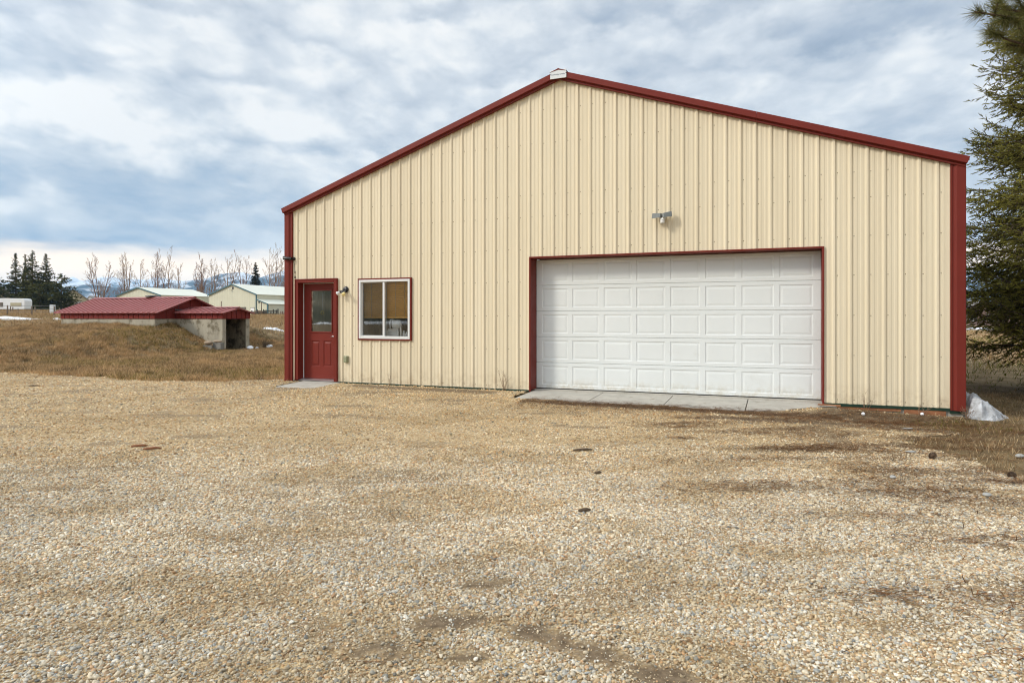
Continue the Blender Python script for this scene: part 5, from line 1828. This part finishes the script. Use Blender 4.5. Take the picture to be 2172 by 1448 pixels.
# long needled pine whose bough reaches in at the top right corner
def big_pine(loc, seed=9):
    root = thing('pine_tree', 'long needled pine with a bough reaching in at the top right corner', 'tree', loc)
    rr = np.random.default_rng(seed)
    mb = MB()
    mb.tube([(0, 0, -.3), (.05, 0, 4), (0, .05, 9), (0, 0, 12)], [.26, .2, .12, .03], 10)
    mb.build('trunk', M['bark'], root)
    wood = MB()
    tips = []
    L0 = Vector(loc)

    def bough(p0, p1, sub):
        p0, p1 = Vector(p0), Vector(p1)
        mid = p0.lerp(p1, .5) + Vector((0, 0, -.12))
        wood.tube([p0, mid, p1], [.04, .026, .012], 6)
        tips.append((p1, (p1 - mid).normalized()))
        for k in range(sub):
            f = rr.uniform(.35, .98)
            q = (p0.lerp(mid, f * 2) if f < .5 else mid.lerp(p1, f * 2 - 1))
            d = ((p1 - p0).normalized() + Vector(rr.normal(0, .55, 3))).normalized()
            e = q + d * rr.uniform(.22, .5)
            wood.tube([q, e], [.010, .006], 5)
            tips.append((e, d))

    # the boughs the photograph shows, at their places
    seen = [((2068, 26), 8.6, 7), ((2098, 72), 8.8, 7), ((2125, 20), 9.2, 8), ((2135, 95), 9.0, 7), ((2160, 60), 9.1, 8), ((2150, -30), 9.0, 9), ((2185, 110), 9.3, 7), ((2200, 10), 9.2, 9), ((2120, -60), 8.8, 7), ((2230, 70), 9.0, 7)]
    for (qx, qy), Y, sub in seen:
        e = at(qx, qy, Y) - L0
        bough((0, 0, e.z + rr.uniform(-.4, .3)), e, 0)
        dirv = (e - Vector((0, 0, e.z))).normalized()
        for k in range(sub):
            q = e - dirv * rr.uniform(.05, .9)
            d = (dirv * .8 + Vector((rr.normal(0, .5), rr.normal(0, .5), rr.normal(-.05, .45)))).normalized()
            en = q + d * rr.uniform(.10, .28)
            # stay inside the outline the photograph shows
            wp = en + L0
            ix, iy = CX + F * wp.x / wp.y, HY - F * (wp.z - CAMZ) / wp.y
            if ix < 2066 or iy > 112 + max(0, (ix - 2120)) * .2: continue
            wood.tube([q, en], [.008, .006], 5)
            tips.append((en, d))
    for k in range(34):
        a_ = rr.uniform(-2.0, 2.2); zz = rr.uniform(4.9, 11.5)
        Lb = 2.6 * (1 - (zz - 4) / 10)
        e = Vector((math.cos(a_) * Lb, math.sin(a_) * Lb, zz + rr.uniform(-.3, .4)))
        wp = e + L0
        ix, iy = CX + F * wp.x / max(wp.y, .5), HY - F * (wp.z - CAMZ) / max(wp.y, .5)
        if ix < 2260 and iy > -200: continue
        bough((0, 0, zz), e, 7)
    wood.build('branches', M['bark'], root)
    Vs, Co = [], []
    for p, d in tips:
        m_ = 230
        s = rr.uniform(-.20, .0, m_)
        e1 = d.orthogonal().normalized(); e2 = d.cross(e1)
        an = rr.uniform(0, 6.283, m_)
        out = np.array(e1)[None] * np.cos(an)[:, None] + np.array(e2)[None] * np.sin(an)[:, None]
        fw = rr.uniform(.15, 1.1, m_)[:, None]
        dd = out + np.array(d)[None] * fw * 1.3
        dd /= np.linalg.norm(dd, axis=1)[:, None]
        Ln = rr.uniform(.15, .235, m_)[:, None]
        b = np.array(p)[None] + np.array(d)[None] * s[:, None]
        wv = np.cross(dd, rr.normal(0, 1, (m_, 3))); wv /= np.linalg.norm(wv, axis=1)[:, None]
        tip = b + dd * Ln + np.array([0, 0, -.012])
        mid = b + dd * Ln * .55
        Vs.append(np.stack([b - wv * .0026, b + wv * .0026, tip], 1).reshape(-1, 3))
        tone = rr.uniform(.55, 1.15)
        c = np.array([.16, .165, .052]) * tone
        cs = c[None] * rr.uniform(.7, 1.35, (m_, 1))
        y_ = rr.uniform(0, 1, m_) < .22
        cs[y_] = np.array([.30, .26, .10]) * rr.uniform(.7, 1.1, (y_.sum(), 1))
        Co.append(np.repeat(cs, 3, 0))
    V_ = np.concatenate(Vs)
    tri_mesh('crown', V_, np.arange(len(V_)).reshape(-1, 3), M['needle'], np.concatenate(Co), parent=root)


big_pine((9.4, 9.4, float(H(9.4, 9.4))))


# ------------------------------------------------------------------ bare trees
def bare_tree(label, px, Y, ytop, spread_px, stems, seed, mat='twig', bush=False, dens=1.0):
    g_ = ground_at(px, Y)
    hgt = CAMZ + (HY - ytop) / F * Y - g_[2]
    half = spread_px / F * Y / 2
    root = thing('bare_shrub' if bush else 'bare_tree', label, 'shrub' if bush else 'tree', (g_[0], g_[1], g_[2] - 0.2), 0, 'bare shrubs behind the pale barns' if bush else 'bare trees behind the pale barns')
    rr = random.Random(seed)
    tr_, br = MB(), MB()
    rmin = 0.028

    def limb(p, d, L, r, lvl, mbt):
        nseg = 5 if lvl == 0 else (4 if lvl == 1 else 2)
        pts_, rs = [p.copy()], [r]
        for k in range(nseg):
            d = (d + Vector((rr.gauss(0, .05 + .02 * lvl), rr.gauss(0, .05 + .02 * lvl), .13 if lvl else .06))).normalized()
            p = p + d * (L / nseg)
            pts_.append(p.copy()); rs.append(max(rmin * .7, r * (1 - .82 * (k + 1) / nseg)))
        mbt.tube(pts_, rs, 6 if lvl == 0 else (4 if lvl == 1 else 3), cap=False)
        if lvl >= 3: return
        nch = [int(11 * dens), int(6 * dens), 4][lvl]
        for k in range(nch):
            f = (.22 if lvl == 0 else .2) + (.76 if lvl == 0 else .75) * (k + rr.uniform(0, 1)) / nch
            i = min(int(f * nseg), nseg - 1)
            q = pts_[i].lerp(pts_[i + 1], f * nseg - i)
            ax = (pts_[i + 1] - pts_[i]).normalized()
            a_ = rr.uniform(0, 6.283)
            o1 = ax.orthogonal().normalized(); o2 = ax.cross(o1)
            ang = rr.uniform(.32, .72)
            dd = (ax * math.cos(ang) + (o1 * math.cos(a_) + o2 * math.sin(a_)) * math.sin(ang)).normalized()
            Lc = L * (1.05 - f * .72) * ([.46, .48, .5][lvl]) * rr.uniform(.7, 1.15)
            limb(q, dd, Lc, max(rmin, r * (1 - .75 * f) * .5), lvl + 1, br)

    for s in range(stems):
        fr_ = 0 if stems == 1 else (s / (stems - 1) - .5) * 2
        top = Vector((fr_ * half * .72 + rr.uniform(-.3, .3), rr.uniform(-1, 1) * half * .4, hgt * (1 if s == stems // 2 else rr.uniform(.80, 1.0))))
        limb(Vector((fr_ * .25, 0, 0)), (top + Vector((0, 0, hgt * .25))).normalized(), top.length, .19 * hgt / 16 if not bush else .06, 0 if not bush else 1, tr_)
    tr_.build('trunk' if not bush else 'stems', M[mat], root)
    br.build('branches' if not bush else 'twigs', M[mat], root)
    return root


bt = [('bare tree with three upright stems, leftmost over the cellar roof', 211, 200, 546, 34, 3), ('tall many stemmed bare tree above the left pale barn peak', 270, 205, 545, 36, 3),
      ('slender bare tree just right of the left pale barn peak', 298, 195, 557, 20, 1), ('bare tree with spreading forked stems over the left pale barn roof', 333, 205, 540, 40, 3),
      ('tall thin bare tree over the right end of the left pale barn roof', 357, 210, 537, 18, 1), ('short thin bare tree in the gap between the fork tree and the clump', 380, 215, 566, 22, 1),
      ('wide bare tree clump between the two pale barns', 426, 200, 548, 50, 4), ('bare leaning tree just left of the right pale barn peak', 456, 205, 560, 24, 2),
      ('tall bare tree directly over the right pale barn peak', 488, 210, 542, 26, 2), ('bare tree with narrow stems between the peak and the dark spruce', 513, 205, 548, 26, 2),
      ('broad rounded bare tree right of the dark spruce', 577, 200, 532, 46, 2), ('bare tree half hidden by the barn corner', 606, 210, 556, 30, 2)]
for k, (lab, px, Y, yt, sp, st_) in enumerate(bt):
    bare_tree(lab, px, Y, yt, sp, st_, 100 + k, 'twig' if k % 3 else 'twig_red')
bs = [('dense grey bare shrub below the leftmost bare tree', 218, 192, 592, 46, 7), ('low bare thicket left of the left pale barn', 250, 196, 604, 36, 6), ('low bare thicket over the left pale barn roof', 312, 215, 592, 50, 7),
      ('low bare thicket above the left barn roof end', 372, 218, 596, 50, 7), ('reddish bare thicket in the gap between the two pale barns', 430, 196, 606, 50, 8), ('low bare thicket left of the right barn peak', 468, 214, 590, 40, 6),
      ('reddish bare thicket against the red barn corner', 597, 196, 582, 34, 7)]
for k, (lab, px, Y, yt, sp, st_) in enumerate(bs):
    bare_tree(lab, px, Y, yt, sp, st_, 200 + k, 'twig_red' if k % 2 else 'twig', True, 1.2)
bare_tree('small reddish shrub against the right pale barn side wall', 600, 128, 657, 14, 6, 300, 'twig_red', True)


# ------------------------------------------------------------------ pale barns and houses
def pale_barn(label, px, Y, py_eave, py_ridge, width, length, leanto=None, trim='teal_trim'):
    X0 = (px - CX) / F * Y
    zg = min(float(H(X0, Y)), float(H(X0 + width * U[0], Y + width * U[1]))) - 0.3
    ze = CAMZ + (HY - py_eave) / F * Y
    Ym = Y + width / 2 * U[1]
    zr_ = CAMZ + (HY - py_ridge) / F * Ym
    root = thing('pale_barn', label, 'barn', (X0, Y, zg), RZ, 'pale barns in the distance')
    he, hr = ze - zg, zr_ - zg
    mb = MB()
    prof = rib_profile(0, width, 0.2, 0.45, False)
    prof = sorted(prof + [(width / 2 + .001, 0)])
    zt = lambda a: he + (hr - he) * (1 - abs(a - width / 2) / (width / 2))
    sheet(mb, prof, lambda a: 0, zt)
    sheet(mb, [(0, 0), (width / 2, 0), (width, 0)], lambda a: 0, zt, flip=True, place=lambda a, d, z: (a, length, z))
    side = rib_profile(0, length, .2, .45, False)
    sheet(mb, side, lambda a: 0, lambda a: he, place=lambda a, d, z: (width + d, a, z))
    sheet(mb, side, lambda a: 0, lambda a: he, flip=True, place=lambda a, d, z: (-d, a, z))
    mb.build('wall', M['pale_siding'], root)
    mb = MB()
    for s in (-1, 1):
        c = width / 2
        ov = .2
        sl = (hr - he) / c
        a_ = [(c, hr + .02), (c + s * (c + ov), hr + .02 - sl * (c + ov)), (c + s * (c + ov), hr + .12 - sl * (c + ov)), (c, hr + .12)]
        mb.prism(a_, 1, -.15, length + .15)
    mb.build('roof', M['pale_roof'], root)
    mb = MB()
    for s in (-1, 1):
        c = width / 2
        sl = (hr - he) / c
        e = c + .22
        a_ = [(c, hr + .13), (c + s * e, hr + .13 - sl * e), (c + s * e, hr - .13 - sl * e), (c, hr - .13)]
        mb.prism(a_, 1, -.26, -.152)
    mb.build('rake_trim', M[trim], root)
    mb = MB(); mb.box(width - .16, width + .06, -.10, .12, 0, he - .1)
    mb.build('corner_trim', M[trim], root)
    if leanto:
        lw, ll, ztop, zlow = leanto
        ht, hl = ztop - zg, zlow - zg
        mb = MB()
        sheet(mb, rib_profile(width + .06, width + lw, .2, .45, False), lambda a: 0, lambda a: ht + (hl - ht) * (a - width) / lw)
        sheet(mb, rib_profile(0, ll, .2, .45, False), lambda a: 0, lambda a: hl, place=lambda a, d, z: (width + lw + d, a, z))
        sheet(mb, [(width, 0), (width + lw, 0)], lambda a: 0, lambda a: ht + (hl - ht) * (a - width) / lw, flip=True, place=lambda a, d, z: (a, ll, z))
        mb.build('lean_to_wall', M['pale_siding'], root)
        mb = MB(); mb.prism([(width + .07, ht + .02), (width + lw + .2, hl + .02 - .06), (width + lw + .2, hl + .10 - .06), (width + .07, ht + .10)], 1, -.15, ll + .1)
        mb.build('lean_to_roof', M['pale_roof'], root)
        mb = MB(); mb.prism([(width + .07, ht + .12), (width + lw + .22, hl + .05), (width + lw + .22, hl - .15), (width + .07, ht - .1)], 1, -.25, -.152)
        mb.box(width + lw - .18, width + lw + .06, -.1, .12, 0, hl - .1)
        mb.build('lean_to_trim', M[trim], root)
    return root, zg, X0, Y


rb, zg, X0, Y0 = pale_barn('pale yellow green barn with a lean-to and a white door', 443, 140, 626, 603, 12.86, 26, (2.95, 7.0, 4.92, 3.98))


def on_barn(px, py, X0, Y0):
    d = np.array([(px - CX) / F, 1.0]); o = np.array([X0, Y0])
    tt = (Vv @ o) / (Vv @ d)
    return float((tt * d - o) @ U), CAMZ + (HY - py) / F * tt - zg


def barn_bit(name, x0, y0, x1, y1, mat, parent, depth=0.08):
    a = on_barn(x0, y1, X0, Y0); b = on_barn(x1, y0, X0, Y0)
    mb = MB(); mb.box(a[0], b[0], -depth, -0.03, max(a[1], 0), b[1])
    return mb.build(name, M[mat], parent)


barn_bit('gable_vent', 492.3, 608, 495.6, 613, 'dark_grey', rb)
barn_bit('gable_vent', 548.4, 639.5, 551, 642.4, 'dark_grey', rb)
barn_bit('window', 508, 651, 522, 656, 'window_dark', rb)
barn_bit('door', 532.2, 653, 539, 672, 'inner_white', rb)
barn_bit('door_frame', 531.4, 651.8, 540.2, 653, 'dark_grey', rb)
a = on_barn(490.5, 614.5, X0, Y0)
mb = MB(); mb.tube([(a[0], 0, a[1]), (a[0] - .1, -.35, a[1] + .2)], [.05, .03], 6); mb.lathe([(.02, .1), (.2, 0), (.18, -.12), (0, -.14)], (a[0] - .12, -.4, a[1] + .15), n=12)
mb.build('lamp', M['white_plastic'], rb)
lb_, zg, X1, Y1 = pale_barn('pale barn with dark blue gable edges behind the cellar roof', 247.5, 143, 627.5, 610, 13.0, 14.0, None, 'teal_trim')


def house(label, px, Y, w_, d_, he, hr, wall, rz=0.0, wins=(), name='house'):
    g_ = ground_at(px, Y)
    root = thing(name, label, 'house', (g_[0], g_[1], g_[2] - .3), rz, 'houses in the distance')
    mb = MB()
    mb.prism([(0, 0), (w_, 0), (w_, he), (w_ / 2, hr), (0, he)], 1, 0, d_)
    wl = mb.build('wall', M[wall], root)
    mb = MB()
    sl = (hr - he) / (w_ / 2)
    for s in (-1, 1):
        c = w_ / 2; e = c + .5
        mb.prism([(c, hr + .03), (c + s * e, hr + .03 - sl * e), (c + s * e, hr + .22 - sl * e), (c, hr + .22)], 1, -.4, d_ + .4)
    mb.build('roof', M['house_roof'], root)
    for (a, b, z0, z1) in wins:
        mb = MB(); mb.box(a - .12, b + .12, -.06, -.002, z0 - .12, z1 + .12); f_ = mb.build('window', M['vinyl'], root)
        mb = MB(); mid_ = (a + b) / 2
        mb.box(a, mid_ - .05, -.09, -.062, z0, z1); mb.box(mid_ + .05, b, -.09, -.062, z0, z1); mb.build('pane', M['window_dark'], f_)
    return root


house('beige house with a small white framed window behind the camper', -44, 172, 8, 9, 3.2, 7.0, 'house_wall', .55, [(5.2, 6.0, 2.3, 3.1)])
house('beige house with a grey roof behind the right end of the evergreens', 121, 178, 7.2, 7, 3.4, 6.2, 'house_wall', .6, [(4.2, 5.4, 1.9, 2.8)])
house('tiny white walled house far off above the cellar roof', 173, 260, 6, 8, 3.0, 6.3, 'inner_white', .2)
house('pinkish brown house seen through the big spruce', 2035, 118, 9, 8, 2.6, 4.6, 'house_wall_pink', .12, [(2, 3.4, 1.2, 2.2), (5.5, 6.9, 1.2, 2.2)])
house('pinkish brown house at the right edge behind the big spruce', 2145, 124, 12, 8, 2.4, 4.4, 'house_wall_pink', -.05, [(2, 3.6, 1.2, 2.1)])

# camper
g_ = ground_at(-6, 128)
cp = thing('camper_trailer', 'white rounded camper trailer behind the fence at the left edge', 'camper', (g_[0], g_[1], g_[2]), 0.05)
mb = MB()
pf = [(0, .55), (0.05, .45), (5.0, .45), (5.12, .6), (5.15, 2.05), (5.08, 2.35), (4.85, 2.52), (4.4, 2.58), (.6, 2.62), (.15, 2.4), (0, 2.0)]
mb.prism(pf, 1, 0, 2.2)
mb.build('body', M['inner_white'], cp, bevel=0.05)
for a, b, z0, z1 in [(2.5, 4.55, 1.05, 1.75), (.35, 1.1, .95, 1.8)]:
    mb = MB(); mb.box(a, b, -.06, -.001, z0, z1); mb.build('window', M['house_wall'] if a > 2 else M['window_dark'], cp, bevel=.02)
for a in (2.2, 3.0):
    mb = MB(); mb.lathe([(.0, -.1), (.30, -.1), (.33, -.05), (.33, .05), (.30, .1), (0, .1)], (a, .12, .33), (0, 1, 0), 18); mb.build('wheel', M['black'], cp)
g_ = ground_at(105, 84)
ub = thing('utility_box', 'pale grey utility box standing by the fence post left of the cellar', 'utility box', g_)
mb = MB(); mb.box(0, .50, 0, .4, 0, 1.22); mb.build('box', M['sign'], ub, bevel=.02)
mb = MB(); mb.box(.04, .46, -.015, -.001, .1, 1.1); mb.build('door', M['sign'], ub, bevel=.005)


# fences
def wire_fence(label, posts, Y, rail_z, ext=()):
    g0 = ground_at(posts[0][0], Y)
    root = thing('wire_fence', label, 'fence', g0, 0, 'wire post fences')
    tops = []
    for (px, yt) in list(posts) + list(ext):
        g1 = ground_at(px, Y)
        hgt = CAMZ + (HY - yt) / F * Y - g1[2]
        mb = MB(); mb.tube([(g1[0] - g0[0], 0, g1[2] - g0[2] - .2), (g1[0] - g0[0] + .02, 0, g1[2] - g0[2] + hgt)], [.085, .075], 7)
        mb.build('post', M['weathered_wood'], root)
        tops.append((g1[0] - g0[0], g1[2] - g0[2]))
    tops.sort()
    for z_ in rail_z:
        mb = MB(); mb.tube([(x_, -.09, b_ + z_) for x_, b_ in tops], .012, 4)
        mb.build('wire', M['wire'], root)


wire_fence('wire fence on thick weathered posts behind the long snow bank', [(-40, 648), (15.5, 647), (67, 649), (115, 650)], 74, (.4, .75, 1.05))
wire_fence('farther wire fence on thin posts in front of the camper', [(-20, 650), (22, 649.5), (26.8, 651), (38, 655), (74, 651), (126, 653)], 96, (.5, 1.0))
# dark wooden pen
Yp = 118
g0 = ground_at(534, Yp)
pen = thing('wooden_fence', 'dark wooden rail fence in front of the right pale barn', 'fence', g0)
pp = [(534.3, 658), (545.4, 656), (559.3, 656), (564.3, 657), (574.6, 661), (580, 656), (586, 657), (589.6, 655)]
for k, (px, yt) in enumerate(pp):
    Yk = Yp + (3 if k in (3, 4, 6) else 0)
    g1 = ground_at(px, Yk)
    mb = MB(); hgt = CAMZ + (HY - yt) / F * Yk - g1[2]
    xx, yy = g1[0] - g0[0], g1[1] - g0[1]
    mb.box(xx - .08, xx + .08, yy - .08, yy + .08, g1[2] - g0[2] - .2, g1[2] - g0[2] + hgt)
    mb.build('post', M['dark_wood'], pen)
for (pa, pb_, yr) in [(559.3, 589.6, 659), (559.3, 589.6, 662.5), (564, 586, 665.3), (534.3, 559, 664.6)]:
    a = at(pa, yr, Yp); b = at(pb_, yr, Yp)
    mb = MB(); mb.box(a.x - g0[0], b.x - g0[0], -.13, -.082, a.z - g0[2] - .07, a.z - g0[2] + .07)
    mb.build('rail', M['dark_wood'], pen)
for (px, yt, lab) in [(554.3, 640.5, 'tall dark pole beside the dark wooden fence'), (469, 638.5, 'dark pole rising behind the cellar porch roof')]:
    g1 = ground_at(px, 112)
    mb = MB(); mb.tube([(0, 0, -.2), (0.02, 0, CAMZ + (HY - yt) / F * 112 - g1[2])], [.10, .08], 8)
    tag(mb.build('wooden_pole', M['weathered_wood'], None, g1), lab, 'pole', 'poles before the right pale barn')
rock('brush_heap', 'dark low brush heap behind the dark wooden fence', 'brush', ground_at(549, 124), (1.5, .8, .55), 90, M['bark'])


# ------------------------------------------------------------------ mountains and the wooded rise behind the camera
def mount_mat(name, snowline, snow_amt, rockc):
    def b(n):
        co = n.new('ShaderNodeNewGeometry').outputs['Position']
        z = n.new('ShaderNodeSeparateXYZ', inp={0: co}).outputs[2]
        nn = n.noise(co, 0.006, 8, 0.68)
        f = n.math('ADD', n.math('MULTIPLY', n.math('SUBTRACT', z, snowline[0]), 1.0 / (snowline[1] - snowline[0])), n.math('MULTIPLY', n.math('SUBTRACT', nn, 0.5), 3.2))
        f = n.math('MULTIPLY', n.maprange(f, 0.25, 0.75), snow_amt)
        c = n.mix(f, rockc, (0.82, 0.84, 0.88))
        return pbr(n, c, 0.9, 0, bump(n, n.noise(co, 0.02, 6, .65), .7, 12.0), .1)
    return material(name, b)


M['far_mountain'] = mount_mat('snowy_mountain', (160, 460), 0.95, (0.05, 0.065, 0.085))
M['near_mountain'] = mount_mat('forested_snowy_ridge', (140, 520), 0.75, (0.022, 0.034, 0.045))
M['foothill'] = mount_mat('dark_foothill', (30, 420), 0.6, (0.03, 0.055, 0.08))


def range_mesh(name, Y, sil, mat, depth, seed, rough):
    qx = np.linspace(-500, 2700, 420)
    sx_ = np.array([s[0] for s in sil]); sy_ = np.array([s[1] for s in sil])
    ridge = np.interp(qx, sx_, sy_) + (fbm(qx * .05, qx * 0 + .5, seed, 5, .6) - .5) * rough
    rz_ = CAMZ + (HY - ridge) / F * Y
    tt = np.concatenate([np.linspace(0, 1, 34), 1 + np.linspace(.06, 1, 10)])
    X_ = np.zeros((len(tt), len(qx))); Y_ = np.zeros_like(X_); Z_ = np.zeros_like(X_)
    for j, t_ in enumerate(tt):
        yy = Y - depth * (1 - t_) if t_ <= 1 else Y + depth * (t_ - 1)
        shape = (t_ ** 1.15 if t_ <= 1 else max(0, 2 - t_) ** 1.2)
        X_[j] = (qx - CX) / F * Y
        Y_[j] = yy + (fbm(qx * .02, np.full(qx.shape, t_ * 3), seed + 9, 4) - .5) * depth * .15
        gully = (fbm(qx * .06, np.full(qx.shape, t_ * 2.2), seed + 4, 5, .6) - .5)
        fade = min(1, 4 * t_ * abs(1 - t_)) if t_ < 1 else 0
        Z_[j] = (rz_ + 5) * shape * (1 + gully * .6 * fade) - 5
    return tag(grid_mesh(name, X_, Y_, Z_, mat), kind='structure')


range_mesh('far_mountains', 7600, [(-500, 600), (0, 598), (110, 604), (140, 594), (150, 586), (158, 590), (168, 597), (177, 594), (195, 592), (216, 586), (228, 589), (242, 587), (258, 592), (285, 591), (311, 594), (331, 587), (350, 590), (368, 594), (400, 596), (440, 592), (520, 590), (700, 590), (1200, 600), (2700, 600)], M['far_mountain'], 1500, 3, 5)
range_mesh('snowy_ridge', 5200, [(-500, 640), (200, 632), (300, 612), (330, 606), (380, 599), (437, 591), (468, 581), (485, 579), (502, 578), (528, 580), (548, 586), (560, 588), (579, 579), (608, 570), (640, 566), (800, 560), (1400, 575), (1900, 575), (2100, 566), (2300, 560), (2700, 570)], M['near_mountain'], 1500, 6, 4)
range_mesh('foothills', 3600, [(-500, 612), (0, 608), (100, 606), (140, 605), (200, 604), (260, 612), (330, 625), (420, 634), (520, 640), (700, 636), (1500, 630), (2000, 628), (2300, 620), (2700, 612)], M['foothill'], 900, 8, 2)
# open rise behind the camera that the panes mirror, with snow at its foot
def hill_b(n):
    co = n.new('ShaderNodeNewGeometry').outputs['Position']
    f = n.noise(co, 0.09, 6, 0.65)
    c = n.ramp(f, [(0.35, (0.045, 0.055, 0.035)), (0.5, (0.12, 0.115, 0.075)), (0.65, (0.22, 0.19, 0.13))])
    return pbr(n, c, 0.95, 0, None, 0.1)


M['hill'] = material('grassy_wooded_hill', hill_b)
qa = np.linspace(R(180), R(280), 110)
tq = np.linspace(0, 1, 14)
X_ = np.zeros((14, 110)); Y_ = X_.copy(); Z_ = X_.copy()
for j, t_ in enumerate(tq):
    rad = 118 + 60 * t_
    X_[j] = np.cos(qa) * rad; Y_[j] = np.sin(qa) * rad
    Z_[j] = -0.4 + 17 * t_ ** .8 * (0.7 + .6 * fbm(qa * 9, np.full(110, t_ * 3), 70, 4)) * (smooth01(qa, R(180), R(196)) * (1 - smooth01(qa, R(264), R(280))))
tag(grid_mesh('hill', X_, Y_, Z_, M['hill']), kind='structure')
snow_patch('snow_patch', 'snow bank behind the camera mirrored in the door glass', [(-88, -92), (-118, -42), (-114, -38), (-82, -90)], 0.6, M['snow'], 31, 2.0)

# ------------------------------------------------------------------ air between here and the mountains
HAZE = 9.5e-5
hzm = bpy.data.materials.new('haze_air')
hzm.use_nodes = True
n = NT(hzm.node_tree)
pv = n.new('ShaderNodeVolumePrincipled')
pv.inputs['Color'].default_value = (0.44, 0.71, 1.0, 1)
pv.inputs['Density'].default_value = HAZE
pv.inputs['Anisotropy'].default_value = 0.0
n.l.new(pv.outputs[0], n.new('ShaderNodeOutputMaterial').inputs['Volume'])
mb = MB()
mb.box(-9600, 9600, -640, 9400, -30, 560)
hz_o = mb.build('haze', hzm)
tag(hz_o, kind='stuff')
